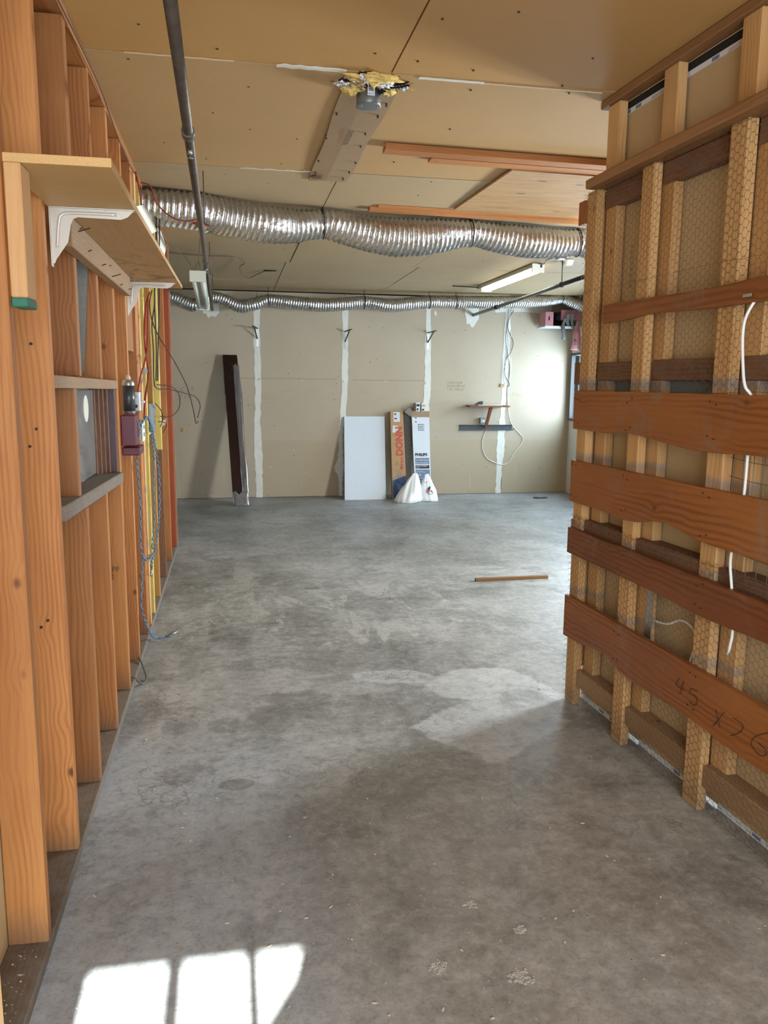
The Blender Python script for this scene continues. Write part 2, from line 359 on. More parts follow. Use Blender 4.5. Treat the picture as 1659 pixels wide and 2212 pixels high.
    for cxx, cyy, rr in ((-.01, 2.86, .05), (.57, 5.72, .05), (1.05, 5.35, .05)):
        col = g.mix(g.m('MULTIPLY', g.step(g.m('ADD', ell(cxx, cyy, rr * 1.5, rr), g.m('MULTIPLY', jit, .8)), 0, .2), .5), col, (.09, .09, .075))
    mot = g.noise(P, 22.0, 6, .75, .3); col = g.mix(g.m('MULTIPLY', g.step(mot, .50, .64), .6), col, g.mix(.5, col, (.10, .09, .08))); col = g.mix(g.m('MULTIPLY', g.step(mot, .50, .36), .32), col, g.mix(.5, col, (.7, .7, .69)))
    mo2 = g.noise(P, 85.0, 4, .8); col = g.mix(g.m('MULTIPLY', g.step(mo2, .52, .68), .55), col, g.mix(.65, col, (.05, .045, .04)))
    # hairline cracks and saw cut
    cr = g.voro(g.vm('ADD', P, g.vm('SCALE', g.noise(P, 3.0, 4, color=True), None)), .55, 'DISTANCE_TO_EDGE')
    crk = g.m('SUBTRACT', 1.0, g.step(cr, .0008, .004)); col = g.mix(g.m('MULTIPLY', crk, .4), col, (.10, .09, .08))
    sp = g.voro(P, 42.0); spm = g.m('MULTIPLY', g.m('LESS_THAN', sp, .10), g.m('GREATER_THAN', g.sep(g.voro(P, 42.0, out='Color'))[0], .86)); col = g.mix(g.m('MULTIPLY', spm, .8), col, (.62, .60, .55))
    sp2 = g.voro(P, 27.0); spn = g.m('MULTIPLY', g.m('LESS_THAN', sp2, .07), g.m('GREATER_THAN', g.sep(g.voro(P, 27.0, out='Color'))[1], .9)); col = g.mix(g.m('MULTIPLY', spn, .8), col, (.05, .045, .04))
    col = g.mix(g.m('MULTIPLY', g.m('SUBTRACT', n3, .35), .55), col, g.mix(.5, col, (.09, .085, .08)))
    g.put(b.inputs['Base Color'], col)
    g.put(b.inputs['Roughness'], g.ramp(n2, [(.3, .34), (.7, .6)])); b.inputs['Specular IOR Level'].default_value = .5
    g.put(b.inputs['Normal'], g.bump(g.m('ADD', g.m('MULTIPLY', n3, .5), n2), .18, .006)); return m
FLOOR = concrete()
def foil(name, tint=(.74, .74, .75), crumple=1.0):
    m, nt, b, out = new_mat(name); g = G(nt); P = g.coord()
    wv = g.vm('ADD', P, g.vm('MULTIPLY', g.noise(P, 12, 3, color=True), (.06, .06, .06)))
    v = g.voro(wv, 26, 'F1'); v2 = g.voro(wv, 70, 'F1'); n = g.noise(wv, 30, 6, .7)
    b.inputs['Base Color'].default_value = (*tint, 1); b.inputs['Metallic'].default_value = 1.0
    g.put(b.inputs['Roughness'], g.ramp(n, [(.3, .20), (.75, .42)]))
    g.put(b.inputs['Normal'], g.bump(g.m('ADD', g.m('ADD', v, g.m('MULTIPLY', v2, .4)), n), .55 * crumple, .012)); return m
FOIL = foil('crumpled_foil', (.56, .56, .57), .42)
FOIL2 = foil('foil_scrap', (.8, .8, .82), 1.4)
IRON = plain('dull_iron_pipe', (.115, .092, .075), .5, .6, nscale=22, namp=.25, bump=.2)
BLACKP = plain('black_pipe', (.012, .012, .013), .35, .3)
DSTEEL = plain('dark_channel_steel', (.055, .062, .072), .45, .3, nscale=9, namp=.2)
STEEL = plain('grey_steel', (.30, .32, .33), .38, .75, nscale=12, namp=.08)
GALV = plain('galvanized_steel', (.44, .45, .46), .33, .85, nscale=30, namp=.12)
CREAMM = plain('painted_bracket_metal', (.62, .57, .50), .35, .25, nscale=9, namp=.06)
def particle():
    m, nt, b, out = new_mat('particle_board'); g = G(nt); P = g.coord()
    n = g.noise(P, 160, 3, .7); n1 = g.noise(P, 5, 5, .6); v = g.voro(g.vm('MULTIPLY', P, (1, .5, 1)), 220)
    col = g.mix(n, (.50, .285, .095), (.68, .43, .18)); col = g.mix(g.m('MULTIPLY', g.step(v, .0, .5), .22), (.36, .19, .07), col); col = g.mix(.9, col, g.mix(n, (.50, .285, .095), (.68, .43, .18)))
    col = g.mix(g.m('MULTIPLY', g.step(n1, .56, .75), .3), col, (.34, .19, .07)); g.put(b.inputs['Base Color'], col); b.inputs['Roughness'].default_value = .6; return m
PBOARD = particle()
def plymat(name, a, c, d, holes=True):
    m, nt, b, out = new_mat(name); g = G(nt); P = g.coord(); 
    n = g.noise(g.vm('MULTIPLY', P, (1.2, 14, 4)), 2.0, 6, .7, 1.2); n1 = g.noise(g.vm('MULTIPLY', P, (1, 3, 1)), 2.5, 4)
    col = g.ramp(n, [(.3, a), (.55, c), (.75, d)]); col = g.mix(g.m('MULTIPLY', g.step(n1, .5, .7), .3), col, d)
    if holes:
        kv = g.vm('MULTIPLY', P, (1.0, 4.2, 1)); k = g.m('MULTIPLY', g.m('LESS_THAN', g.voro(kv, 4.0), .13), g.m('GREATER_THAN', g.sep(g.voro(kv, 4.0, out='Color'))[0], .55)); col = g.mix(k, col, (.03, .015, .008))
    g.put(b.inputs['Base Color'], col); b.inputs['Roughness'].default_value = .6; return m
PLY = plymat('plywood_sheet', (.50, .32, .16), (.40, .235, .105), (.25, .13, .05))
def smudged():
    m, nt, b, out = new_mat('smudged_plywood'); g = G(nt); P = g.coord()
    n = g.noise(g.vm('MULTIPLY', P, (2, 1.2, 1)), 3.0, 6, .65, 2.5); n1 = g.noise(g.vm('MULTIPLY', P, (12, 1, 1)), 3, 5)
    col = g.mix(n1, (.36, .20, .075), (.54, .33, .14)); y = g.sep(P)[1]
    col = g.mix(g.m('MULTIPLY', g.step(n, .48, .60), g.m('MULTIPLY', g.step(y, -.5, .5), .75)), col, (.09, .055, .03))
    g.put(b.inputs['Base Color'], col); b.inputs['Roughness'].default_value = .55; return m
PLYS = smudged()
CARD = plain('brown_cardboard', (.36, .215, .105), .75, nscale=5, namp=.06)
CARDB = plain('box_cardboard', (.42, .255, .125), .75, nscale=5, namp=.05)
CARDL = plain('ceiling_cardboard_dull', (.235, .145, .075), .8, nscale=4, namp=.07)
CARDL2 = plain('ceiling_cardboard_pale', (.33, .225, .13), .8, nscale=4, namp=.07)
WHITE = plain('white_print', (.66, .69, .74), .5, nscale=6, namp=.02)
FOAM = plain('white_foam', (.66, .71, .78), .75, nscale=70, namp=.04, bump=.2)
PAPERW = plain('torn_white_paper', (.66, .64, .56), .75, nscale=10, namp=.08)
BLUEP = plain('navy_print', (.018, .045, .13), .5); BLUEG = plain('slate_blue_print', (.13, .19, .30), .5); BLK = plain('black_print', (.012, .012, .015), .5)
REDP = plain('red_print', (.50, .075, .05), .6); INK = plain('pencil_ink', (.035, .018, .012), .7); INKS = plain('brown_stamp_ink', (.10, .06, .03), .8)
INKP = plain('pink_label_ink', (.62, .28, .30), .7)
MAROON = plain('maroon_enamel', (.11, .010, .026), .32, nscale=40, namp=.1)
WPLAS = plain('white_plastic', (.72, .72, .68), .4); BLUEC = plain('blue_cord_rubber', (.075, .17, .30), .45); REDC = plain('red_cable', (.28, .03, .02), .45)
BLKC = plain('black_cable', (.010, .010, .010), .5); GREYC = plain('grey_cable', (.12, .11, .10), .5); BRNC = plain('brown_wire', (.12, .06, .035), .5)
WCAB = plain('white_cable', (.74, .73, .70), .45); WIRE = plain('rusty_wire', (.16, .125, .09), .45, .55, nscale=30, namp=.3)
NAILM = plain('rusty_nail', (.05, .03, .022), .5, .6); PINK = plain('pink_foam_board', (.50, .22, .24), .7, nscale=9, namp=.06)
TAPEG = plain('grey_tape', (.20, .21, .22), .35, .2, nscale=20, namp=.15); GREEN = plain('green_paint_dip', (.03, .15, .10), .5)
INSUL = plain('glass_wool', (.72, .50, .17), .95, nscale=40, namp=.22, bump=.8)
CHIP = plain('pale_debris', (.50, .46, .38), .9, nscale=40, namp=.2); DCHIP = plain('dark_debris', (.05, .04, .035), .9)
TUBEON = plain('lit_tube', (1, 1, 1), .3, emit=((.97, 1.0, .84), 7.0)); TUBEOFF = plain('unlit_tube', (.52, .55, .53), .25)
FIXW = plain('fixture_white_enamel', (.60, .60, .55), .4); GREYPANEL = plain('grey_felt_panel', (.20, .215, .22), .85, nscale=60, namp=.12)
WFRAME = plain('dark_window_frame', (.045, .038, .035), .5); WALLP = plain('white_wall_paint', (.74, .72, .66), .7, nscale=3, namp=.03)
def glass(name, tint=(.9, .95, .95), refl=.12, haze=0.0):
    m, nt, b, out = new_mat(name); nt.nodes.remove(b); t = nt.nodes.new('ShaderNodeBsdfTransparent'); t.inputs[0].default_value = (*tint, 1)
    gl = nt.nodes.new('ShaderNodeBsdfGlossy'); gl.inputs['Roughness'].default_value = .05; mx = nt.nodes.new('ShaderNodeMixShader'); mx.inputs[0].default_value = refl
    nt.links.new(t.outputs[0], mx.inputs[1]); nt.links.new(gl.outputs[0], mx.inputs[2]); last = mx
    if haze:
        d = nt.nodes.new('ShaderNodeBsdfDiffuse'); d.inputs[0].default_value = (.5, .5, .52, 1); m2 = nt.nodes.new('ShaderNodeMixShader'); m2.inputs[0].default_value = haze
        nt.links.new(mx.outputs[0], m2.inputs[1]); nt.links.new(d.outputs[0], m2.inputs[2]); last = m2
    nt.links.new(last.outputs[0], out.inputs[0]); return m
GLASS = glass('window_glass'); WRAP = glass('plastic_wrap', (.72, .68, .72), .22, .13); WRAP2 = glass('plastic_wrap_dense', (.5, .45, .48), .2, .22)
def bagm():
    m, nt, b, out = new_mat('white_plastic_bag'); b.inputs['Base Color'].default_value = (.86, .88, .91, 1); b.inputs['Roughness'].default_value = .35
    b.inputs['Subsurface Weight'].default_value = .2; return m
BAG = bagm()

# ------------------------------------------------------------------ the setting
H0 = 2.70
def CZ(y): return H0 if y < 3 else H0 - .0083 * (y - 3)
X0, X1, Y0, Y1 = -3.0, 4.62, -1.35, 10.5
floor = box('floor', (X0 - .1, Y0 - .1, -.12), (X1 + .1, Y1 + .1, 0), FLOOR, bevel=0); tag(floor, kind='structure')
# ceiling: dark backing and sheets of gypsum board with open joints
def slab(name, x0, x1, y0, y1, dz0, dz1, mat, parent, dy=0.0):
    q = [(x0, y0), (x1, y0 + dy), (x1, y1 + dy), (x0, y1)]
    V = [(a, b, CZ(b) + dz0) for a, b in q] + [(a, b, CZ(b) + dz1) for a, b in q]
    F = [(3, 2, 1, 0), (4, 5, 6, 7), (0, 1, 5, 4), (1, 2, 6, 5), (2, 3, 7, 6), (3, 0, 4, 7)]
    return finish(name, V, F, mat, parent)
ceil = empty('ceiling', (0, 0, H0), kind='structure')
for a, b_ in ((Y0 - .1, 3.0), (3.0, Y1 + .1)): slab('backing', X0 - .1, X1 + .1, a, b_, .014, .10, CEILG, ceil)
ys = [-1.35, .45, 1.88, 3.30, 4.78, 6.45, 8.15, 9.55, 10.5]
for r in range(len(ys) - 1):
    xs = [-3.0, -1.78, .645, 3.09, 4.62] if ys[r] < 8 else [-3.0, -.6, .56, 1.90, 4.62]
    if 6 < ys[r] < 8: xs = [-3.0, -1.78, .60, 1.84, 4.62]
    for i in range(len(xs) - 1):
        gy0 = .004 if r else 0; slab('gypsum_sheet', xs[i] + .004, xs[i + 1] - .003, ys[r] + gy0, ys[r + 1] - .003, -random.uniform(0, .004), .013, CEIL2 if r >= 4 else (CEIL1 if r == 3 else CEIL), ceil)
PAPERB = plain('beige_tape_paper', (.56, .42, .27), .8)
def ribbon(name, pts, wid, mat, parent, z=-.0055, seed=1):
    V = []; F = []
    for i, (a, b_, k) in enumerate(pts):
        V += [(a, b_ - wid * k, CZ(b_) + z), (a, b_ + wid * k, CZ(b_) + z), (a, b_ - wid * k, CZ(b_) + z + .0045), (a, b_ + wid * k, CZ(b_) + z + .0045)]
    n = len(pts)
    for i in range(n - 1):
        q = i * 4; F += [(q, q + 1, q + 5, q + 4), (q + 2, q + 6, q + 7, q + 3), (q, q + 4, q + 6, q + 2), (q + 1, q + 3, q + 7, q + 5)]
    F += [(0, 2, 3, 1), (n * 4 - 4, n * 4 - 3, n * 4 - 1, n * 4 - 2)]
    return finish(name, V, F, mat, parent)
ribbon('paper_tape', [(x / 100, 3.305 + .006 * math.sin(x), 1 if 22 < x < 46 else .5) for x in range(20, 50, 3)], .014, PAPERW, ceil)
ribbon('paper_tape', [(x / 100, 3.315 + .003 * math.sin(x), .9) for x in range(76, 106, 3)], .007, PAPERW, ceil)
ribbon('paper_tape', [(x / 100, 3.318, .4) for x in range(100, 156, 6)], .006, PAPERB, ceil)
ribbon('paper_tape', [(x / 100, 4.79 + .002 * math.sin(x), .7) for x in range(8, 50, 4)], .009, PAPERW, ceil)
ribbon('paper_tape', [(x / 100, 3.30 + .002 * math.sin(x), .5) for x in range(-36, 8, 4)], .007, PAPERB, ceil)
sm = None
for (a, b_) in [(-.3, 2.7), (.25, 2.75), (.72, 2.8), (.95, 2.7), (1.35, 3.0), (-.02, 3.2), (.55, 3.12), (.72, 3.16), (1.0, 3.4), (1.35, 3.28), (1.41, 3.35), (.1, 3.55), (-.05, 3.9), (.35, 4.2), (1.05, 3.9), (.9, 4.5), (.3, 4.66), (-.1, 4.65), (.62, 5.0), (.25, 5.1), (1.2, 4.86), (.0, 4.95), (-.3, 4.4), (.12, 4.1), (.95, 3.2), (1.2, 5.2), (.66, 3.6), (-.35, 3.36), (-.28, 3.05), (.58, 6.6), (.66, 6.9), (1.5, 7.1), (1.2, 6.8), (.05, 6.4), (.5, 7.4), (2.4, 7.6)]:
    q = finish('screw_hole', [(a + .005 * math.cos(t * math.pi / 3), b_ + .005 * math.sin(t * math.pi / 3), CZ(b_) - dz) for dz in (.0048, .001) for t in range(6)], [(5, 4, 3, 2, 1, 0)] + [(i, (i + 1) % 6, (i + 1) % 6 + 6, i + 6) for i in range(6)], NAILM, ceil) if sm is None else link('screw_hole', sm, None, ceil, (a, b_, CZ(b_) - .003))
    if sm is None: sm = q.data

# back wall: sheets, joint compound, pencil marks
wb = box('wall_back', (X0 - .1, Y1 + .014, 0), (X1 + .1, Y1 + .12, 2.75), CEILG, bevel=0); tag(wb, kind='structure')
xb = [-3.0, -1.9, -.77, .35, 1.475, 2.585, 3.665, 4.62]
for i in range(len(xb) - 1): box('gypsum_sheet', (xb[i] + .002, Y1, .004), (xb[i + 1] - .002, Y1 + .013, 2.62), BACKW, wb, bevel=.001)
def mud(pts, seed):
    L = []; R = []; rn = random.Random(seed); sp = smooth_path([(c - w_ / 2, 0, z) for c, w_, z in pts], 7); sq = smooth_path([(c + w_ / 2, 0, z) for c, w_, z in pts], 7)
    for p in sp: L.append((p.x + rn.uniform(-.008, .008), p.z))
    for p in sq: R.append((p.x + rn.uniform(-.008, .008), p.z))
    return prism('joint_compound', L + R[::-1], (0, Y1, 0), (1, 0, 0), (0, 0, 1), (0, -.0025, 0), MUD, wb)
mud([(.35, .075, 2.5), (.348, .075, 2.1), (.351, .08, 1.6), (.348, .075, 1.2), (.335, .075, .95), (.343, .10, .55), (.345, .085, .25), (.345, .09, .002)], 1)
mud([(1.481, .07, 2.5), (1.478, .075, 2.0), (1.472, .08, 1.5), (1.455, .07, 1.1), (1.425, .05, .9), (1.418, .06, .55), (1.40, .13, .38), (1.42, .06, .25), (1.42, .05, .002)], 2)
mud([(2.588, .06, 2.5), (2.587, .08, 1.9), (2.587, .085, 1.5), (2.57, .085, 1.1), (2.57, .08, .6), (2.57, .08, .002)], 3)
mud([(3.692, .06, 2.5), (3.675, .09, 2.0), (3.665, .08, 1.5), (3.655, .065, 1.16), (3.645, .09, .9), (3.635, .11, .6), (3.628, .075, .3), (3.624, .075, .002)], 4)
def mudblob(pts): prism('joint_compound', pts, (0, Y1, 0), (1, 0, 0), (0, 0, 1), (0, -.003, 0), MUD, wb)
mudblob([(3.07, 2.56), (3.08, 2.42), (3.10, 2.38), (3.11, 2.28), (3.15, 2.29), (3.18, 2.24), (3.205, 2.245), (3.24, 2.30), (3.28, 2.36), (3.27, 2.45), (3.29, 2.56)])
mudblob([(-.32, 2.5), (-.315, 2.34), (-.27, 2.33), (-.265, 2.295), (-.24, 2.285), (-.22, 2.31), (-.16, 2.30), (-.12, 2.35), (-.11, 2.5)])
mudblob([(2.66, 2.42), (2.68, 2.45), (2.70, 2.41), (2.685, 2.37)])
mudblob([(3.52, 2.60), (3.5, 2.44), (3.62, 2.45), (3.9, 2.46), (4.2, 2.44), (4.3, 2.48), (4.3, 2.6)])
for (a, b_, c_) in ((-.02, 1.33, 1.54), (1.52, 2.5, 1.53)): box('chalk_line', (a + .05, Y1 - .0012, c_), (b_ + .05, Y1 + .001, c_ + .006), plain('chalk_line_brown', (.30, .21, .13), .8), wb, bevel=0)
for (x, z) in ((.372, 1.535), (.91, 1.52), (1.45, 1.515), (2.01, 1.52), (2.56, 1.50), (.355, 1.53)):
    box('anchor', (x - .01, Y1 - .006, z - .014), (x + .01, Y1, z + .014), CHIP, wb, bevel=.002)
for (x, z) in ((-.38, .10), (.95, .32), (.80, .62), (.5, .4)): box('anchor', (x - .012, Y1 - .008, z - .01), (x + .012, Y1, z + .01), CHIP, wb, bevel=.003)
text('pencil_note', 'C | T\n/ | o', (-.62, Y1 - .001, 1.37), (1, 0, 0), (0, 0, 1), .08, plain('faint_pencil', (.30, .24, .18), .8), wb)
text('pencil_note', '3 port mud\n2 port 45k ml\n1 pc  12k ml', (2.86, Y1 - .001, 1.50), (1, 0, 0), (0, 0, 1), .045, plain('faint_pencil_note', (.20, .15, .11), .8), wb)
box('paint_spot', (-.635, Y1 - .0015, .86), (-.60, Y1 + .001, .91), plain('ochre_spot', (.42, .24, .03), .5), wb, bevel=.006)

# side walls of the wide bay
wl = box('wall_far_left', (X0 - .1, Y0, 0), (X0, Y1, 2.72), BACKW, bevel=0); tag(wl, kind='structure')
wr = empty('wall_right', (X1, 5, 0), kind='structure')
WIN = [(3.9, 6.1, 1.25, 2.2), (8.3, 10.42, 1.03, 1.90)]
def wallseg(y0, y1, z0, z1): box('wall_panel', (X1, y0, z0), (X1 + .12, y1, z1), WALLP, wr, bevel=0)
wallseg(Y0, 3.9, 0, 2.72); wallseg(3.9, 6.1, 0, 1.25); wallseg(3.9, 6.1, 2.2, 2.72); wallseg(6.1, 8.3, 0, 2.72); wallseg(8.3, 10.42, 0, 1.03); wallseg(8.3, 10.42, 1.90, 2.66); wallseg(10.42, 10.51, 0, 2.66)
for n_, (a, b_, c_, d_) in enumerate(WIN):
    wn = empty('window_%d' % (n_ + 2), (X1, (a + b_) / 2, c_), kind='structure')
    fx0 = X1 - .05
    box('window_frame', (fx0, b_ - .04, c_ - .02), (X1 + .06, b_, d_ + .02), WFRAME, wn); box('window_frame', (fx0, a, c_ - .02), (X1 + .06, a + .04, d_ + .02), WFRAME, wn)
    box('window_frame', (fx0, a + .04, c_ - .02), (X1 + .06, b_ - .04, c_ + .012), WFRAME, wn); box('window_frame', (fx0, a + .04, d_ - .012), (X1 + .06, b_ - .04, d_ + .02), WFRAME, wn)
    box('window_bar', (X1 + .01, (a + b_) / 2 - .02, c_ + .012), (X1 + .05, (a + b_) / 2 + .02, d_ - .012), WFRAME, wn)
    for y0, y1 in ((a + .04, (a + b_) / 2 - .02), ((a + b_) / 2 + .02, b_ - .04)): box('pane', (X1 + .028, y0, c_ + .012), (X1 + .032, y1, d_ - .012), GLASS, wn, bevel=0)
# wall behind the camera, with the small lit opening
wf = empty('wall_front', (0, Y0, 0), kind='structure')
Yf = Y0 + .05
for lo, hi in (((X0, 0), (-.385, 2.72)), ((-.385, 2.05), (X1, 2.72)), ((-.385, 0), (X1, 1.45)), ((.9, 1.45), (X1, 2.05))):
    box('wall_panel', (lo[0], Y0 - .05, lo[1]), (hi[0], Y0, hi[1]), WALLP, wf, bevel=0)
prism('wall_panel', [(.167, 2.05), (.9, 2.05), (.9, 1.45), (-.30, 1.45), (.06, 1.885), (.13, 1.96)], (0, Y0 - .05, 0), (1, 0, 0), (0, 0, 1), (0, .05, 0), WALLP, wf)  # unseen panel, slanted edge added to trim the sun patch on the floor
w1 = empty('window_1', (-.1, Y0, 1.45), kind='structure')
box('window_bar', (-.195, Y0 - .05, 1.45), (-.150, Y0 - .02, 2.05), WFRAME, w1); box('window_bar', (.008, Y0 - .05, 1.84), (.042, Y0 - .02, 2.05), WFRAME, w1)
box('pane', (-.385, Y0 - .032, 1.45), (.16, Y0 - .029, 2.05), GLASS, w1, bevel=0)

# ------------------------------------------------------------------ left stud wall
XF, XB = -.500, -.600
lw = box('wall_left', (XB - .014, Y0, 0.0), (XB - .002, 7.34, 2.69), PART, bevel=0); tag(lw, kind='structure')
box('bottom_plate', (XB, Y0, 0), (XF + .002, 7.34, .038), PLATE, lw, wob=.001)
box('top_plate', (XB, Y0, 2.655), (XF, 3.0, 2.695), PINE, lw); box('top_plate', (XB, 3.0, 2.65), (XF, 7.34, 2.688), PINE, lw)
def stud(yfar, z0=.038, z1=2.65, mat=PINE, w_=.038, x0=XB, x1=XF, lean=0):
    return box('stud', (x0, yfar - w_, z0), (x1, yfar, z1), mat, lw, bevel=.003, wob=.0015, twist=(lambda q: q + Vector((0, lean * (q.z - 1.3), 0))) if lean else None)
stud(.7); stud(1.17); stud(1.62, mat=wood('pine_pale_edge', (.66, .42, .18), (.52, .29, .11), (.3, .14, .05)))
stud(2.07, lean=.006); stud(2.49); 
stud(2.93, z0=1.512, lean=.01); stud(2.93, z1=1.06); stud(2.81, z0=1.10, z1=1.474)
stud(3.385, z0=1.505); stud(3.385, z1=1.055); stud(3.835, lean=-.002)
stud(4.27, lean=.01); stud(4.70, z0=.038); stud(4.765, w_=.03); stud(4.90, w_=.05, mat=PINE_Y); stud(5.14, mat=YELW); stud(5.545, mat=wood('ochre_stud', (.52, .30, .09), (.38, .20, .05), (.2, .09, .025)))
stud(6.10, mat=DARKW, z1=1.0); stud(6.10, mat=YELW, z0=1.0); stud(6.68, mat=PINE); stud(7.34, mat=REDW, w_=.12)
# lumber strip beside the end stud (pale edge)
box('edge_strip', (XF - .002, 7.30, .04), (XF + .006, 7.338, 2.65), LEDGE, lw)
def tilt(y0, y1, dz): return lambda q: q + Vector((0, 0, dz * (q.y - y0) / (y1 - y0)))
box('header', (XB, 2.492, 1.476), (XF + .004, 3.80, 1.514), LEDGE, lw, twist=tilt(2.49, 3.8, -.015))
box('window_sill', (XB, 2.492, 1.080), (XF + .010, 3.80, 1.128), PLATE, lw, twist=tilt(2.49, 3.8, -.042), bevel=.004)
box('window_jamb', (XB, 3.765, 1.09), (XF - .01, 3.797, 1.462), plain('purple_brown_jamb', (.085, .05, .055), .5, nscale=30), lw)
for i in range(4): box('window_stop', (XB, 3.66 + i * .025, 1.09), (XB + .022 + .014 * i, 3.68 + i * .025, 1.462), DARKW, lw)
# the small inner window of the stud wall
wi = empty('window_4', (XB, 3.2, 1.1), kind='structure')
box('pane', (XB + .012, 2.82, 1.10), (XB + .016, 3.66, 1.46), plain('dirty_grey_glass', (.17, .175, .17), .15, spec=.5, nscale=7, namp=.3), wi, bevel=0)
cyl('round_sticker', (XB + .016, 3.47, 1.385), (XB + .018, 3.47, 1.385), .055, plain('pale_sticker', (.60, .57, .50), .6), wi, 28)
None
# diagonal brace and grey panel above the header
prism('grey_panel', [(-.599, 1.95), (-.527, 1.95), (-.560, 1.53), (-.599, 1.53)], (0, 3.341, 0), (1, 0, 0), (0, 0, 1), (0, .005, 0), GREYPANEL, lw)
box('wood_pad', (XF - .03, 4.36, 1.655), (XF - .018, 4.86, 2.3), wood('scuffed_panel', (.40, .19, .075), (.29, .12, .04), (.15, .055, .02), knots=.3), lw)
for y, m_ in ((6.3, PINE_Y), (5.3, YELW)): box('blocking', (XB, y - .18 if m_ is YELW else y - .2, 1.16), (XF - .01, y + .2 if m_ is YELW else y + .33, 1.2), m_, lw)
for (y, z) in ((2.452, 1.31), (2.452, 1.36), (2.452, .77), (2.452, .79), (2.03, .9), (2.45, 1.6)):
    cyl('nail', (-.53 + (y - 2.45) * .1 - .02 * ((z * 100) % 3), y + .001, z), (-.53 + (y - 2.45) * .1 - .02 * ((z * 100) % 3), y - .006, z), .004, NAILM, lw, 8)
text('lumber_stamp', 'SPF\n 2', (-.575, 3.835 - .0395, .62), (1, 0, 0), (0, 0, 1), .035, INKS, lw)
sb = finish('sawdust', [], [], None, lw) if False else None

# ------------------------------------------------------------------ partition on the right
wp = prism('wall_partition', [(-.09, .012), (4.4, .012), (4.4, 2.632), (-.09, 2.632)], RW((0, .088, 0)), RU, (0, 0, 1), RN * .012, PART); tag(wp, kind='structure')
def rb(name, s0, s1, d0, d1, z0, z1, mat, **k): return box(name, (s0, d0, z0), (s1, d1, z1), mat, wp, frame=RW, **k)
rb('top_plate', -.06, 4.4, .025, .088, 2.662, 2.696, RAIL, bevel=.004)
rb('rail', -.03, 4.4, -.045, .088, 2.328, 2.364, RAIL, bevel=.004, wob=.002)
for s in (0, .443, .973, 1.50, 2.03, 2.56): rb('post', s - .088, s, 0, .038, 0, 2.328, PINE_Y, bevel=.004, wob=.0015)
for s in (.10, .52, .965, 1.39, 1.82): 
    rb('upper_stud', s - .115, s - .022, .040, .080, 2.364, 2.662, PINE_Y, bevel=.003)
    rb('hind_stud', s - .10 + (.10 if s > .9 else 0), s - .008 + (.10 if s > .9 else 0), .045, .085, .16, 2.328, PINE_Y, bevel=.003)
rb('end_stud', -.088, -.03, .039, .087, .18, 2.327, PINE_Y, bevel=.003)
seg = [(0, .355), (.443, .885), (.973, 1.412), (1.50, 1.94)]
for a, b_ in seg:
    for z0, z1, m_ in ((2.245, 2.326, DARKW), (1.517, 1.597, DARKW), (.80, .892, DARKW), (.098, .176, LEDGE)):
        rb('blocking', a + .001, b_ - .001, .0385 if z0 > 1 else .012, .0865, z0, z1, m_, bevel=.003, wob=.0015)
    rb('grey_back_strip', a + .05, b_, .0865, .0875, 1.46, 1.517, GREYPANEL, bevel=0)
    rb('edge_tape', a, b_, .0855, .0875, .001, .022, WHITE, bevel=0); rb('edge_tape', a, b_, .0855, .0875, 2.612, 2.631, WHITE, bevel=0)
rb('edge_tape', -.09, 0, .0855, .0875, .001, .022, WHITE, bevel=0)
rb('gap_board', -.09, 4.4, .086, .087, 2.631, 2.662, CEILG, bevel=0)
for a, z in ((.10, .004), (.20, .004), (.70, .004), (1.16, .004), (.05, 2.614), (.13, 2.614), (.63, 2.614)):
    for i in range(7): rb('barcode_bar', a + i * .006, a + i * .006 + .003, .0848, .0855, z, z + .013, BLUEP, bevel=0)
for a, z, t in ((.30, .004, 'gypsum board'), (.83, .004, 'Lafarge'), (1.25, .004, 'gypsum board'), (.25, 2.615, 'gypsum board'), (.72, 2.615, 'gypsum board')):
    text('edge_print', t, RW((a, .0850, z)), RU, (0, 0, 1), .016, INKP, wp)
text('sheet_stamp', '0 5 0 8 0 5 0 2', RW((.17, .0872, 1.9)), (0, 0, 1), -RU, .03, plain('faint_stamp', (.24, .17, .10), .8), wp)
rb('steel_plate', .50, .545, .042, .045, .45, .80, GALV, bevel=0)
def board(name, s0, s1, z0, z1, mat, lo=None, hi=None, th=.025, d=0.0, seed=0, mat_=None):
    rn = random.Random(seed); n = 46; top = []; bot = []
    for i in range(n + 1):
        s = s0 + (s1 - s0) * i / n
        top.append((s, z1 + (hi(s) if hi else 0) + rn.uniform(-.0012, .0012))); bot.append((s, z0 + (lo(s) if lo else 0) + rn.uniform(-.0012, .0012)))
    return prism(name, bot + top[::-1], RW((0, d - .001, 0)), RU, (0, 0, 1), -RN * th, mat, wp, bevel=.0015, uvoff=(seed, seed * .7))
gs = lambda s, c, w_: math.exp(-((s - c) / w_) ** 2)
board('board', -.078, 4.4, 1.290, 1.473, BOARD, lo=lambda s: .022 * gs(s, .42, .16) + .012 * gs(s, .0, .2) - .012 * gs(s, .9, .2), seed=1)
board('board', -.080, 4.4, .968, 1.158, BOARD, lo=lambda s: .030 * gs(s, .70, .16) - .01 * gs(s, .45, .1), seed=2)
BOARD2 = wood('dark_cedar_board', (.25, .080, .024), (.15, .042, .012), (.05, .015, .006), ring=.7, streak=.3, rough=.4, hue=.1, knots=.5, grey=.3)
board('board', -.082, 4.4, .725, .845, BOARD2, lo=lambda s: -.012 * gs(s, .95, .2), seed=3)
board('board', -.082, 4.4, .328, .522, BOARD, lo=lambda s: .03 * gs(s, .30, .12) + .006 * math.sin(s * 9), seed=4)
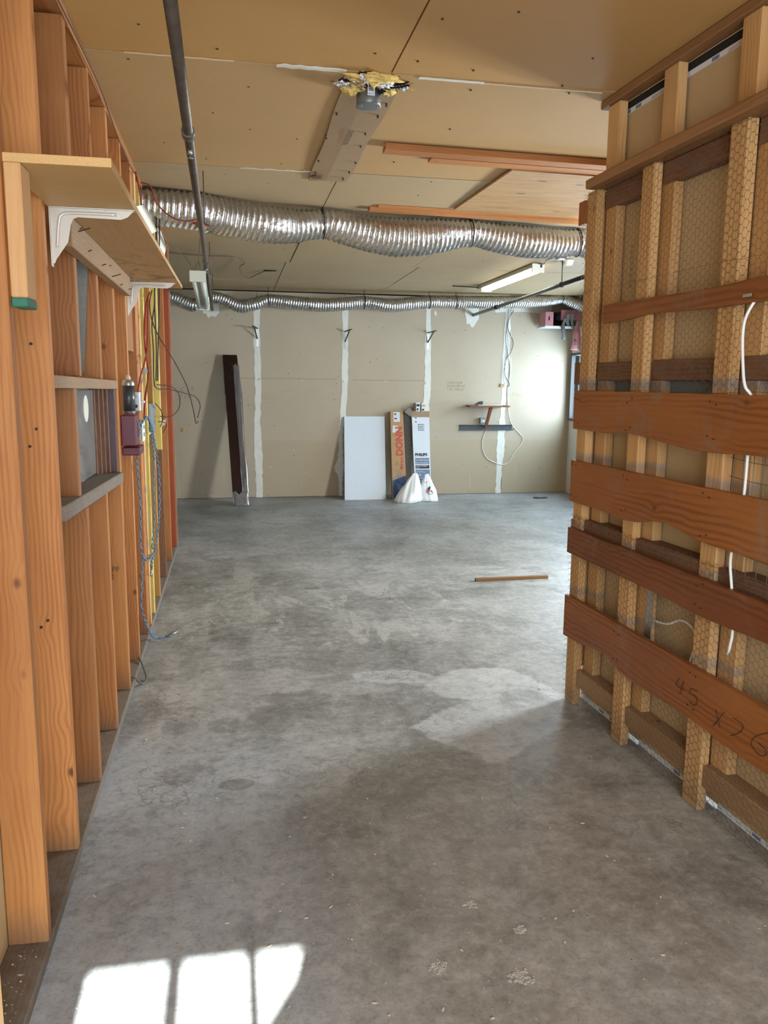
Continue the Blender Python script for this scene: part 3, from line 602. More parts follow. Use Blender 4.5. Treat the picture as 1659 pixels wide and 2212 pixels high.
board('slat', .148, 4.4, 1.758, 1.826, BOARD, lo=lambda s: .008 * gs(s, .5, .1) - .004 * math.sin(s * 8), hi=lambda s: .004 * math.sin(s * 6), th=.022, seed=5)
rb('offcut', -.10, -.06, -.002, .03, .73, .88, LEDGE)
rb('stub', -.14, -.088, .0, .06, 1.50, 1.60, DARKW)
rb('stub', -.15, -.09, -.01, .03, 2.2, 2.30, BOARD)
for (s, z) in [(a + da, z) for a in (-.05, .40, .93) for da in (-.015, .02) for z in (1.44, 1.33, 1.13, 1.0, .82, .75, .49, .37)]:
    p0 = RW((s, -.026, z + random.uniform(-.01, .01))); cyl('nail_head', p0, p0 - RN * .0015, .0035, NAILM, wp, 6)
# pencilled figures on the lowest board
def stroke(pts, r=.0013):
    tube('pencil_figure', [RW((s, -.0268, z)) for s, z in pts], r, INK, wp, 5, 5)
stroke([(.855, .455), (.84, .425), (.872, .423), (.895, .425)]); stroke([(.885, .455), (.875, .425), (.868, .400)])
stroke([(.965, .448), (.93, .445), (.925, .425), (.955, .428), (.968, .412), (.955, .392), (.925, .395)])
stroke([(1.07, .425), (1.10, .375)]); stroke([(1.115, .435), (1.065, .365)])
stroke([(1.16, .435), (1.21, .43), (1.195, .40), (1.155, .37)]); stroke([(1.33, .46), (1.27, .42), (1.255, .385), (1.30, .37), (1.325, .395), (1.285, .405)])

# chicken wire stapled across the posts, in an upper and a lower strip
def hexwire(name, s0, s1, z0, z1, label, seed):
    rn = random.Random(seed); hw, hh = .0165, .0143; V = []; F = []; nodes = {}
    def node(s, z):
        k = (round(s, 4), round(z, 4))
        if k not in nodes:
            dn = noise.noise(Vector((s * 3 + seed, z * 3, 0))); q = (s + rn.uniform(-.0025, .0025) + .012 * noise.noise(Vector((s * 2.5, z * 2.5, seed))), -.0022 - .006 * abs(dn) , z + rn.uniform(-.002, .002) + .012 * noise.noise(Vector((z * 2.5, s * 2.5, seed + 5))))
            nodes[k] = RW(q)
        return nodes[k]
    def seg_(a, b, r=.00065):
        t = (b - a).normalized(); n = RN - t * RN.dot(t); n.normalize(); c = t.cross(n); i0 = len(V)
        for p in (a, b):
            for k in range(3):
                an = k * 2.0944; V.append(p + (n * math.cos(an) + c * math.sin(an)) * r)
        for k in range(3): F.append((i0 + k, i0 + (k + 1) % 3, i0 + 3 + (k + 1) % 3, i0 + 3 + k))
    seen = set(); ci = 0; s = s0
    while s < s1:
        z = z0 + (hh if ci % 2 else 0)
        while z < z1:
            pts = [(s + hw * a, z + hh * b) for a, b in ((-1.0, 0), (-.42, 1), (.42, 1), (1.0, 0))]
            # columns are 1.42*hw apart so neighbours share their side corners
            for p, q in ((pts[0], pts[1]), (pts[1], pts[2]), (pts[2], pts[3])):
                k = tuple(sorted(((round(p[0], 4), round(p[1], 4)), (round(q[0], 4), round(q[1], 4)))))
                if k in seen: continue
                seen.add(k); seg_(node(*p), node(*q), .0009 if p[1] == q[1] else .00062)
            z += 2 * hh
        s += 1.42 * hw; ci += 1
    for zz in (z0 + .002, z1 - .004, (z0 + z1) / 2):
        ss = s0
        while ss < s1 - .03: seg_(node(ss, zz), node(ss + .03, zz), .0008); ss += .03
    o = finish(name, V, F, WIRE); tag(o, label, 'wire netting', 'chicken wire on the partition'); return o
hexwire('chicken_wire', -.10, 1.75, 1.478, 2.325, 'rusty chicken wire over the upper posts of the right partition above the widest board', 1)
hexwire('chicken_wire', -.09, 1.75, .03, .895, 'hexagonal chicken wire over the lower posts of the right partition, behind the two bottom boards', 2)
V = []
gw = empty('welded_wire', RW((1.1, -.004, .9)), 'patch of square welded wire mesh between boards at the partition right edge', 'wire netting')
for i in range(5): tube('wire', [RW((1.03 + i * .05, -.004, 1.30)), RW((1.035 + i * .05, -.006, 1.05)), RW((1.03 + i * .05, -.004, .88))], .0012, WIRE, gw, 5, 3)
for i in range(7): tube('wire', [RW((1.02, -.006, 1.27 - i * .06)), RW((1.12, -.003, 1.262 - i * .06)), RW((1.26, -.006, 1.26 - i * .06))], .0012, WIRE, gw, 5, 3)
def flatcable(name, pts, mat, label, cat, r=.0048, grp=None): 
    o = tube(name, pts, r, mat, None, 8, 7); tag(o, label, cat, grp); return o
flatcable('electrical_cable', [RW(p) for p in ((1.14, .02, 1.90), (1.10, .0, 1.80), (1.075, -.03, 1.72), (1.062, -.03, 1.66), (1.075, -.03, 1.56), (1.092, -.03, 1.50), (1.10, -.006, 1.45), (1.10, -.0065, 1.28), (1.098, -.0065, 1.16), (1.085, -.008, 1.05), (1.058, -.0065, .94), (1.078, -.0065, .83), (1.098, -.008, .71), (1.094, -.01, .655), (1.075, .0, .622), (1.055, .01, .618))], WCAB, 'white electrical cable hanging down the partition at the right frame edge', 'cable')
flatcable('electrical_cable', [RW(p) for p in ((.47, .062, .568), (.56, .055, .575), (.65, .05, .592), (.73, .05, .630), (.79, .05, .628), (.83, .045, .612), (.857, .03, .58), (.858, .02, .545), (.855, .012, .50), (.853, .012, .46))], WCAB, 'white electrical cable arching through the bay above the pencilled board', 'cable')
box('cable_clip', (1.05, -.033, 1.772), (1.09, -.03, 1.782), GALV, None, frame=RW); bpy.data.objects['cable_clip'].parent = None
tag(bpy.data.objects['cable_clip'], 'small metal clip holding the white cable to the top slat', 'clip')

# ------------------------------------------------------------------ shelf on the left
sh = empty('wall_shelf', (XF, 2.5, 2.0), 'long particle board shelf on two pale metal brackets, along the left stud wall', 'shelf')
box('shelf_board', (XF - .005, 2.06, 1.992), (-.262, 2.545, 2.013), PBOARD, sh, bevel=.001)
prism('shelf_board', [(XF, 2.548), (-.262, 2.548), (-.256, 3.2), (-.25, 3.9), (-.243, 4.58), (XF, 4.58)], (0, 0, 1.992), (1, 0, 0), (0, 1, 0), (0, 0, .018), PLYS, sh)
def bracket(y, z=1.990):
    pr = [(0, 0), (.232, 0), (.215, -.018), (.195, -.026), (.075, -.024), (.062, -.030), (.055, -.045), (.045, -.095), (.012, -.142), (.006, -.155), (0, -.155)]
    b = prism('shelf_bracket', pr, (XF + .001, y, z), (1, 0, 0), (0, 0, 1), (0, .0025, 0), CREAMM, sh)
    prism('flange', [(0, 0), (.235, 0), (.235, -.0025), (0, -.0025)], (XF + .001, y - .012, z + .0012), (1, 0, 0), (0, 0, 1), (0, .024, 0), CREAMM, b)
    box('flange', (XF - .0005, y - .012, z - .165), (XF + .002, y + .012, z), CREAMM, b, bevel=0)
    tube('rib', [(XF + .185, y, z - .013), (XF + .07, y, z - .013), (XF + .035, y, z - .018), (XF + .024, y, z - .04), (XF + .016, y, z - .11)], .005, CREAMM, b, 8, 6)
bracket(2.545); bracket(4.325)
cl = box('cleat', (XF, 2.66, 1.902), (XF + .038, 4.13, 1.991), LEDGE, sh, bevel=.003)
for (y, z, l) in ((2.78, 1.965, .055), (2.80, 1.975, .02), (2.95, 1.93, .02), (3.25, 1.925, .025), (3.45, 1.95, .012), (3.5, 1.915, .055), (3.75, 1.91, .02), (4.06, 1.925, .022)):
    tube('nail', [(XF + .036, y, z), (XF + .036 + l * .7, y - .008, z + l * .2)], .0018, NAILM, cl, 6, 1)
hb = empty('support_block', (XF, 2.08, 1.67), 'short vertical wood offcut with a green dipped end under the near end of the shelf', 'wood block')
box('block', (XF + .001, 2.05, 1.690), (XF + .039, 2.14, 1.991), wood('pale_offcut', (.74, .46, .22), (.60, .33, .14), (.34, .16, .06), knots=.6), hb, bevel=.003)
box('painted_end', (XF + .001, 2.05, 1.668), (XF + .039, 2.14, 1.690), GREEN, hb, bevel=.003)

# ------------------------------------------------------------------ left wall: boxes, cables
sc = empty('spray_can', (-.478, 3.93, 1.347), 'clear and white spray can on top of the maroon box on the left wall', 'spray can')
lathe('can_body', [(0, .026), (.003, .028), (.14, .028), (.152, .024), (.157, .018)], (-.467, 3.93, 1.347), (0, 0, 1), GALV, sc, 18)
lathe('label_sleeve', [(.012, .0284), (.13, .0284)], (-.467, 3.93, 1.347), (0, 0, 1), plain('can_print', (.045, .045, .05), .3, nscale=18, namp=.5), sc, 18)
lathe('nozzle', [(.157, .012), (.165, .012), (.172, .009), (.18, .007)], (-.467, 3.93, 1.347), (0, 0, 1), plain('nozzle_plastic', (.62, .42, .36), .5), sc, 12)
mb = empty('maroon_box', (XF, 4.0, 1.17), 'maroon enamelled metal dispenser box under the spray can on the left wall', 'metal box')
box('body', (XF, 3.86, 1.200), (-.435, 4.02, 1.342), MAROON, mb, bevel=.004); box('slot', (-.4352, 3.95, 1.235), (-.4335, 3.975, 1.305), BLK, mb, bevel=0)
box('tray', (XF, 3.87, 1.155), (-.420, 4.06, 1.193), MAROON, mb, bevel=.004); cyl('knob', (-.435, 4.0, 1.26), (-.428, 4.0, 1.26), .006, GALV, mb, 10)
jb = empty('switch_box', (XF, 4.5, 1.35), 'galvanized metal switch box with a white toggle on the left wall studs', 'switch box')
box('body', (XF + .0, 4.30, 1.343), (-.455, 4.38, 1.445), GALV, jb, bevel=.004); box('toggle', (-.456, 4.33, 1.385), (-.436, 4.342, 1.398), WPLAS, jb, bevel=.002)
cyl('knockout', (-.478, 4.299, 1.37), (-.478, 4.2985, 1.37), .010, BLK, jb, 12); cyl('knockout', (-.478, 4.299, 1.42), (-.478, 4.2985, 1.42), .010, STEEL, jb, 12)
ob = empty('outlet_box', (XF, 4.5, 1.2), 'metal outlet box with a white face plate below the switch box', 'outlet')
box('body', (XF, 4.42, 1.185), (-.468, 4.52, 1.285), GALV, ob, bevel=.003); box('face_plate', (-.468, 4.415, 1.18), (-.460, 4.525, 1.29), WPLAS, ob, bevel=.003)
for z in (1.215, 1.255): box('socket', (-.4605, 4.455, z - .01), (-.4585, 4.485, z + .01), BLK, ob, bevel=.002)
sp = prism('steel_channel', [(5.16, 1.36), (5.50, 1.35), (5.42, 1.17), (5.18, 1.19)], (XF + .002, 0, 0), (0, 1, 0), (0, 0, 1), (.012, 0, 0), STEEL); tag(sp, 'flat grey steel plate on the yellow stud of the left wall', 'metal plate')
sp = box('strap', (XF + .001, 4.86, 1.545), (XF + .004, 5.16, 1.57), STEEL, None); tag(sp, 'thin grey metal strap across the pale and yellow studs', 'metal strap')
def cord(name, pts, r, mat, label, cat='cable', wav=None, sub=8, sides=8, grp=None):
    P = smooth_path(pts, sub)
    if wav:
        Q = []; L = 0
        for i, p in enumerate(P):
            if i: L += (P[i] - P[i - 1]).length
            Q.append(p + Vector((wav[0] * .4 * math.cos(L * wav[1]), wav[0] * 1.0 * math.sin(L * wav[1]), wav[2] * math.sin(L * wav[1] + 1))))
        P = Q
    V, F, UV = tube_geo(P, r, sides); o = finish(name, V, F, mat, None, UV, True)
    return tag(o, label, cat, grp) if label else o
bc = empty('extension_cord', (-.49, 4.5, .5), 'blue kinked air hose looped over the outlet box and trailing to the floor', 'cord')
def bpart(name, pts, wv=(.012, 110, .0)): 
    o = cord(name, pts, .0042, BLUEC, None, wav=wv, sub=14); o.parent = bc; o.location = o.location - Vector(bc.location); return o
bpart('cord_strand', [(-.47, 4.18, 1.12), (-.465, 4.20, 1.20), (-.455, 4.27, 1.27), (-.445, 4.42, 1.305), (-.445, 4.56, 1.30), (-.46, 4.85, 1.24), (-.475, 5.05, 1.15), (-.48, 5.19, 1.03), (-.48, 5.11, .83), (-.48, 5.07, .67), (-.48, 4.88, .50)])
bpart('cord_strand', [(-.447, 4.56, 1.302), (-.46, 4.88, 1.25), (-.475, 5.15, 1.17), (-.48, 5.38, 1.03), (-.48, 5.50, .9), (-.48, 5.50, .78), (-.48, 5.41, .62), (-.48, 5.12, .48), (-.48, 4.86, .44), (-.48, 4.78, .42)])
bpart('cord_strand', [(-.47, 4.17, 1.12), (-.48, 4.28, 1.02), (-.48, 4.34, .84), (-.48, 4.29, .69), (-.48, 4.31, .60), (-.48, 4.5, .52), (-.48, 4.65, .49), (-.48, 5.0, .46)])
bpart('cord_strand', [(-.475, 4.30, .57), (-.475, 4.22, .44), (-.475, 4.18, .34), (-.47, 4.30, .21), (-.465, 4.52, .075), (-.45, 4.68, .012), (-.41, 4.70, .008), (-.375, 4.72, .010)])
o = cyl('hose_fitting', (-.375, 4.72, .011), (-.335, 4.80, .011), .006, GALV, bc, 10); o = cyl('hose_fitting', (-.478, 4.79, .42), (-.478, 4.72, .375), .007, GALV, bc, 10)
cord('cable', [(-.47, 5.19, 2.03), (-.47, 4.92, 1.92), (-.47, 4.80, 1.76), (-.47, 4.85, 1.64), (-.468, 4.93, 1.54), (-.468, 4.67, 1.40), (-.466, 4.57, 1.30)], .006, REDC, 'thick red cable running down the left studs to the outlet box')
cord('cable', [(-.462, 4.99, 1.98), (-.462, 4.86, 1.72), (-.462, 4.66, 1.60), (-.462, 4.42, 1.52), (-.468, 4.33, 1.445)], .0045, REDC, 'thinner red cable bending left into the metal switch box')
cord('cable', [(-.45, 5.31, 2.05), (-.45, 5.24, 1.95), (-.455, 5.10, 1.83), (-.455, 5.14, 1.68), (-.455, 5.10, 1.51), (-.45, 5.25, 1.452), (-.42, 5.9, 1.44), (-.36, 6.8, 1.40), (-.30, 7.3, 1.36), (-.27, 7.45, 1.28), (-.29, 7.3, 1.18)], .0035, BLKC, 'black cable from the far studs looping out level in mid air')
cord('cable', [(-.46, 5.25, 2.05), (-.455, 5.0, 1.93), (-.44, 5.2, 1.80), (-.38, 6.0, 1.62), (-.33, 6.5, 1.45), (-.30, 6.7, 1.28), (-.285, 6.8, 1.16), (-.27, 6.9, 1.17)], .0032, BLKC, 'long black cable sagging diagonally away from the studs, bare end hooked')
cord('cable', [(-.46, 5.36, 1.475), (-.42, 6.0, 1.46), (-.39, 6.4, 1.40), (-.39, 6.4, 1.30), (-.42, 6.0, 1.25), (-.45, 5.4, 1.272)], .0032, BLKC, 'black cable making a round loop beside the red end stud')
cord('cable', [(-.46, 5.2, 1.36), (-.46, 5.6, 1.30), (-.46, 5.7, 1.24), (-.46, 5.5, 1.20)], .003, BLKC, 'short black wire tail above the yellow blocking')
cord('cable', [(-.46, 5.35, 1.24), (-.455, 5.7, 1.22), (-.45, 5.9, 1.19), (-.46, 5.7, 1.15)], .003, BLKC, 'curled black wire tail at the yellow blocking, lowest of the dark tails')
for i, (dx, l) in enumerate(((0, 'left of the pair of dark cables dropping from behind the white paper'), (.02, 'right of the pair of dark cables dropping from behind the white paper'))):
    cord('cable', [(-.42 + dx, 5.3, 2.55), (-.43 + dx, 5.3, 2.35), (-.44 + dx, 5.3, 2.15), (-.45 + dx, 5.28 + .1 * i, 2.0), (-.455, 5.35 + .12 * i, 1.7), (-.46, 5.3 + .12 * i, 1.5)], .004, BLKC, l)
cord('cable', [(-.48, 4.75, 2.62), (-.46, 4.75, 2.50), (-.45, 4.78, 2.3), (-.45, 4.85, 2.16), (-.46, 5.0, 2.05)], .005, REDC, 'red cable passing from the ceiling corner behind the shelf edge')
cord('cable', [(-.515, 5.2, 2.668), (-.445, 5.2, 2.65), (-.416, 5.2, 2.565), (-.36, 5.2, 2.50), (-.297, 5.18, 2.462), (-.23, 5.18, 2.455), (-.175, 5.18, 2.47), (-.158, 5.22, 2.50), (-.17, 5.25, 2.47), (-.20, 5.2, 2.447), (-.13, 5.2, 2.440), (-.10, 5.2, 2.437), (-.14, 5.2, 2.449), (-.195, 5.18, 2.448)], .0042, REDC, 'red cable sagging from the corner and knotted around the iron pipe')
cord('cable', [(XF + .012, 2.4, 2.62), (XF + .014, 3.1, 2.648), (XF + .014, 3.6, 2.655), (XF + .02, 4.0, 2.60), (XF + .02, 4.4, 2.585), (XF + .02, 4.75, 2.60)], .003, BRNC, 'thin brown wire strung along the top of the left wall under the ceiling')
cord('cable', [(-.576, 4.45, .075), (-.498, 4.20, .05), (-.45, 4.03, .012), (-.462, 3.95, .008), (-.49, 3.93, .045), (-.53, 3.95, .05)], .005, GREYC, 'grey cable looped over the bottom plate onto the floor at the left wall')
for i, pts in enumerate(([(4.25, 2.34), (4.6, 2.42), (4.95, 2.44), (5.3, 2.41), (5.05, 2.35), (4.80, 2.27), (4.5, 2.26)], [(5.35, 2.44), (5.6, 2.46), (6.0, 2.43), (5.9, 2.36), (5.95, 2.28), (5.7, 2.12), (5.4, 2.20), (5.5, 2.33)])):
    V = []; n = len(pts)
    q = prism('paper_scrap', [(y - 5, z - 2.3) for y, z in pts], (-.435 - .004 * i, 5, 2.3), (.012, 1, 0), (.06, 0, 1), (.0015, 0, 0), PAPERW)
    tag(q, ('torn white paper flap just past the shelf bracket, nearer of two by the cables', 'torn white paper flap hanging behind the cables, farther of two')[i], 'paper')

# ------------------------------------------------------------------ pipes
def pipe_thing(name, pts, r, mat, label):
    t = empty(name, pts[0], label, 'pipe'); tube('pipe_run', pts, r, mat, t, 16, 1); return t
p1 = pipe_thing('sprinkler_pipe', [(-.105, .6, 2.385), (-.200, 10.5, 2.385)], .0175, IRON, 'long brown iron sprinkler pipe running to the back wall near the left side')
P1 = lambda y: Vector((-.105 - .0096 * (y - .6), y, 2.385))
for y in (3.15, 6.35): cyl('coupling', P1(y - .03), P1(y + .03), .024, IRON, p1, 18)
for y in (3.30, 6.60):
    c = P1(y) - Vector((0, 0, .016)); h = cyl('sprinkler_head', c, c - Vector((0, 0, .018)), .008, GALV, p1, 12); lathe('deflector', [(0, .003), (.012, .003), (.013, .012), (.014, .012)], c - Vector((0, 0, .018)), (0, 0, -1), GALV, h, 12); cyl('bulb', c - Vector((0, 0, .018)), c - Vector((0, 0, .03)), .002, REDC, h, 6)
for y in (4.9, 7.2, 9.2): 
    h = tube('hanger', [P1(y) + Vector((.021, 0, 0)), P1(y) + Vector((.021, 0, CZ(y) - 2.385))], .003, IRON, p1, 6, 1)
    lathe('hanger_ring', [(-.008, .021), (.008, .021)], P1(y), (0, 1, 0), IRON, p1, 16)
p2 = pipe_thing('sprinkler_pipe', [(3.20, 10.5, 2.40), (2.82, 4.2, 2.40)], .020, BLACKP, 'black pipe crossing the ceiling on the right and ending at the back wall')
P2 = lambda y: Vector((3.20 - .0603 * (10.5 - y), y, 2.40))
for y in (9.35, 6.4): cyl('coupling', P2(y - .03), P2(y + .03), .027, BLACKP, p2, 18)
tube('hanger', [P2(7.1) + Vector((0, 0, .02)), P2(7.1) + Vector((0, 0, CZ(7.1) - 2.40))], .004, BLACKP, p2, 6, 1); lathe('hanger_ring', [(-.01, .025), (.01, .025)], P2(7.1), (0, 1, 0), BLACKP, p2, 16)
c = P2(9.2) - Vector((0, 0, .02)); h = cyl('sprinkler_head', c, c - Vector((0, 0, .02)), .009, GALV, p2, 10); lathe('deflector', [(0, .003), (.012, .003), (.013, .012), (.014, .012)], c - Vector((0, 0, .02)), (0, 0, -1), GALV, h, 10)

# ------------------------------------------------------------------ foil ducts
def duct(name, ctrl, pitch, label, sides, seed, scallop=0.0, straps=()):
    t = empty(name, ctrl[0][:3], label, 'duct')
    P = smooth_path([c[:3] for c in ctrl], 60); R = [p.x for p in smooth_path([(c[3], 0, i) for i, c in enumerate(ctrl)], 60)]
    L = [0]
    for i in range(1, len(P)): L.append(L[-1] + (P[i] - P[i - 1]).length)
    n = int(L[-1] / (pitch / 6)); Q = []; RR = []; j = 0
    for k in range(n + 1):
        s = L[-1] * k / n
        while j < len(L) - 2 and L[j + 1] < s: j += 1
        f = (s - L[j]) / max(L[j + 1] - L[j], 1e-6); Q.append(P[j].lerp(P[j + 1], f)); RR.append(R[j] + (R[j + 1] - R[j]) * f)
    def rad(i, a):
        s = L[-1] * i / n; ph = s / pitch * 2 * math.pi + a
        d = .5 + .5 * math.cos(ph); rib = abs(math.sin(ph / 2)) 
        p = Q[i] + Vector((0, math.cos(a), math.sin(a))) * RR[i]
        cr = noise.noise(Vector((p.x * 9, a * 2.2, seed))) * .045 + noise.noise(Vector((p.x * 34, a * 6, seed + 3))) * .03
        return RR[i] * (1 - .085 * rib ** 1.5 * (1 + scallop) + cr)
    V, F, UV = tube_geo(Q, rad, sides); o = finish('duct_tube', V, F, FOIL, t, UV, True)
    for x in straps:
        k = min(range(n + 1), key=lambda i: abs(Q[i].x - x)); c = Q[k]; r = RR[k] * 1.01
        tn = (Q[min(k + 2, n)] - Q[max(k - 2, 0)]).normalized(); side = Vector((0, 1, 0)); upv = tn.cross(side).normalized()
        if upv.z < 0: upv = -upv
        lp = [c + (side * math.cos(a) + upv * math.sin(a)) * r for a in [i * math.pi / 12 for i in range(-12, 13)]]
        tp = c.z + r; cz = CZ(c.y)
        tube('duct_strap', lp, .0045, BLKC, t, 6, 1)
        if cz - tp > .01: tube('duct_strap', [Vector((c.x, c.y, tp - .01)), Vector((c.x, c.y, cz))], .003, BLKC, t, 6, 1)
    return t
duct('foil_duct', [(-.62, 5.32, 2.565, .110), (-.45, 5.36, 2.565, .112), (-.2, 5.42, 2.560, .118), (0.0, 5.5, 2.545, .122), (.25, 5.55, 2.525, .122), (.45, 5.62, 2.535, .112), (.64, 5.66, 2.565, .098), (.75, 5.68, 2.555, .108), (.98, 5.73, 2.525, .125), (1.2, 5.77, 2.518, .135), (1.45, 5.80, 2.54, .125), (1.74, 5.83, 2.578, .093), (1.95, 5.86, 2.560, .108), (2.2, 5.88, 2.545, .118), (2.45, 5.92, 2.55, .108), (2.65, 5.95, 2.565, .100), (2.9, 5.98, 2.54, .115), (3.6, 6.0, 2.56, .11)], .037, 'large crumpled silver foil duct slung across under the ceiling, in front of the pipe hangers', 44, 1, .3, (.64, 1.74, 2.62))
duct('foil_duct', [(-.85, 10.0, 2.50, .075), (-.62, 10.02, 2.46, .078), (-.42, 10.05, 2.395, .080), (-.28, 10.07, 2.47, .074), (-.13, 10.08, 2.49, .074), (.12, 10.1, 2.405, .082), (.30, 10.1, 2.43, .080), (.48, 10.1, 2.480, .072), (.7, 10.1, 2.465, .082), (1.05, 10.1, 2.440, .086), (1.35, 10.1, 2.455, .084), (1.66, 10.1, 2.488, .080), (1.95, 10.1, 2.458, .086), (2.2, 10.1, 2.478, .084), (2.49, 10.1, 2.513, .082), (2.84, 10.1, 2.522, .082), (3.3, 10.1, 2.535, .080), (3.7, 10.1, 2.55, .080), (4.05, 10.1, 2.575, .075), (4.27, 10.1, 2.60, .066), (4.40, 10.08, 2.565, .076), (4.60, 10.0, 2.48, .08)], .030, 'thinner silver foil duct sagging along the top of the back wall', 32, 2, .2, (.48, 1.66, 2.49, 2.84, 4.27))

# ------------------------------------------------------------------ ceiling things
cz = CZ(4.2)
cp = empty('cardboard_strip', (.585, 4.2, cz), 'creased brown cardboard strip screwed flat to the ceiling behind the metal junction box', 'cardboard')
def cstrip(name, xa, xb, mat, dz):
    n = 12; V = []; F = []
    for i in range(n + 1):
        y = 3.44 + (4.95 - 3.44) * i / n; sag = -.007 - .006 * math.sin(i / n * math.pi) ** 2; e = .006 * math.sin(i * .8)
        for k, x in enumerate((xa, xb)): 
            xx = x + (e if (k == 1 and xb > .6) else (-e * .7 if (k == 0 and xa < .55) else 0)); V += [(xx, y, CZ(y) + sag + dz * (k if xa > .55 else 1 - k)), (xx, y, CZ(y) + sag + dz * (k if xa > .55 else 1 - k) + .003)]
    for i in range(n): q = i * 4; F += [(q, q + 4, q + 6, q + 2), (q + 1, q + 3, q + 7, q + 5), (q, q + 1, q + 5, q + 4), (q + 2, q + 6, q + 7, q + 3)]
    F += [(0, 2, 3, 1), (n * 4, n * 4 + 1, n * 4 + 3, n * 4 + 2)]
    return finish(name, V, F, mat, cp)
cstrip('left_half', .478, .580, CARDL, -.006); cstrip('right_half', .580, .700, CARDL2, -.004)
text('print', 'DIMENSION', (.572, 3.95, CZ(4.1) - .021), (0, 1, 0), (1, 0, 0), .040, BLK, cp, squeeze=1.1)
text('print', '|\\|SI', (.548, 4.80, CZ(4.8) - .019), (-1, 0, 0), (0, -1, 0), .06, INKS, cp, squeeze=.7)
prism('print_disc', [(.515 + .032 * math.cos(a * .524), 4.845 + .032 * math.sin(a * .524)) for a in range(12)], (0, 0, CZ(4.8) - .0195), (1, 0, 0), (0, 1, 0), (0, 0, .001), INKS, cp)
for (x, y) in ((.49, 3.75), (.485, 4.1), (.49, 4.5), (.50, 4.75), (.685, 3.6), (.675, 3.75), (.66, 4.0), (.67, 4.2), (.69, 4.5), (.685, 4.7), (.67, 4.85)): cyl('screw', (x, y, CZ(y) - .024), (x, y, CZ(y) - .002), .005, NAILM, cp, 8)
jx = empty('ceiling_junction_box', (.585, 3.47, CZ(3.47)), 'round grey steel junction box with a barcode label hanging from the torn ceiling', 'junction box')
lathe('box_body', [(0, .050), (.056, .050), (.060, .049)], (.585, 3.47, CZ(3.47) - .010), (0, 0, -1), plain('box_steel', (.22, .235, .245), .4, .7, nscale=8, namp=.1), jx, 24)
lathe('cover', [(0, .052), (.003, .052), (.004, .045)], (.585, 3.47, CZ(3.47) - .070), (0, 0, -1), plain('cover_steel', (.20, .22, .23), .45, .6), jx, 24)
box('barcode_label', (.572, 3.4165, CZ(3.4) - .046), (.602, 3.4205, CZ(3.4) - .014), WHITE, jx, bevel=.001)
for i in range(6): box('barcode_bar', (.577 + i * .0035, 3.4158, CZ(3.4) - .03), (.579 + i * .0035, 3.4166, CZ(3.4) - .018), BLK, jx, bevel=0)
text('label_print', 'BJHA32', (.5745, 3.4160, CZ(3.4) - .042), (1, 0, 0), (0, 0, 1), .008, BLK, jx)
for dx in (-.03, .035): cyl('screw', (.585 + dx, 3.46, CZ(3.47) - .074), (.585 + dx, 3.46, CZ(3.47) - .077), .004, GALV, jx, 8)
def tuft(c, r, seed, lab): o = blob('insulation_tuft', c, r, INSUL, None, .9, 2.6, seed, 4); tag(o, lab, 'insulation'); return o
tuft((.585, 3.345, CZ(3.3) - .006), (.085, .045, .018), 1, 'largest yellow glass wool tuft bulging from the hole behind the junction box')
tuft((.51, 3.44, CZ(3.4) - .010), (.045, .04, .022), 2, 'yellow glass wool tuft at the left side of the junction box')
tuft((.655, 3.43, CZ(3.4) - .008), (.035, .035, .020), 3, 'small yellow glass wool tuft at the right side of the junction box')
for i, (c, r, l) in enumerate((((.465, 3.415, CZ(3.4) - .008), (.030, .02, .014), 'crumpled silver foil scrap at the left end of the ceiling hole'), ((.545, 3.33, CZ(3.3) - .012), (.022, .02, .016), 'crumpled silver foil scrap above the junction box on the left'), ((.63, 3.38, CZ(3.4) - .014), (.035, .02, .012), 'crumpled silver foil scrap behind the junction box on the right'), ((.72, 3.42, CZ(3.4) - .008), (.018, .014, .010), 'smallest silver foil scrap at the right end of the ceiling hole'))):
    tag(blob('foil_scrap', c, r, FOIL2, None, 1.2, 3.5, 20 + i, 3), l, 'foil')
o = prism('hole_dark_patch', [(.45, 3.40), (.47, 3.36), (.50, 3.37), (.52, 3.30), (.56, 3.29), (.60, 3.31), (.66, 3.31), (.68, 3.36), (.70, 3.37), (.73, 3.38), (.745, 3.41), (.72, 3.44), (.68, 3.46), (.6, 3.50), (.52, 3.47), (.49, 3.45)], (0, 0, CZ(3.4) - .0052), (1, 0, 0), (0, 1, 0), (0, 0, .004), CEILG, ceil)  # flat dark patch, paints the shade inside the torn hole
for i in range(14):
    a = i / 14 * 6.28; x = .595 + .14 * math.cos(a) + random.uniform(-.01, .01); y = 3.39 + .095 * math.sin(a) + random.uniform(-.01, .01)
    prism('torn_paper', [(0, 0), (.02, .006), (.026, .022), (.01, .016)], (x, y, CZ(y) - .010 - random.uniform(0, .012)), (math.cos(a * 3), math.sin(a * 3), .2), (-math.sin(a * 3), math.cos(a * 3), -.3), (0, 0, .001), CEIL, ceil)
V, F, UV = tube_geo(smooth_path([(.62, 3.43, 2.665), (.66, 3.40, 2.680), (.70, 3.385, 2.684), (.735, 3.37, 2.690)], 10), lambda i, a: .009 + .0016 * math.sin(i * 2.1), 10)
tag(finish('flexible_conduit', V, F, BLACKP, None, UV, True), 'black ribbed flexible conduit leaving the junction box to the right', 'conduit')
V, F, UV = tube_geo(smooth_path([(.55, 3.42, 2.672), (.525, 3.39, 2.680), (.50, 3.37, 2.685), (.475, 3.345, 2.69)], 10), lambda i, a: .006 + .0012 * math.sin(i * 2.1), 10)
tag(finish('flexible_conduit', V, F, GALV, None, UV, True), 'thin armoured steel conduit on the left of the junction box', 'conduit')

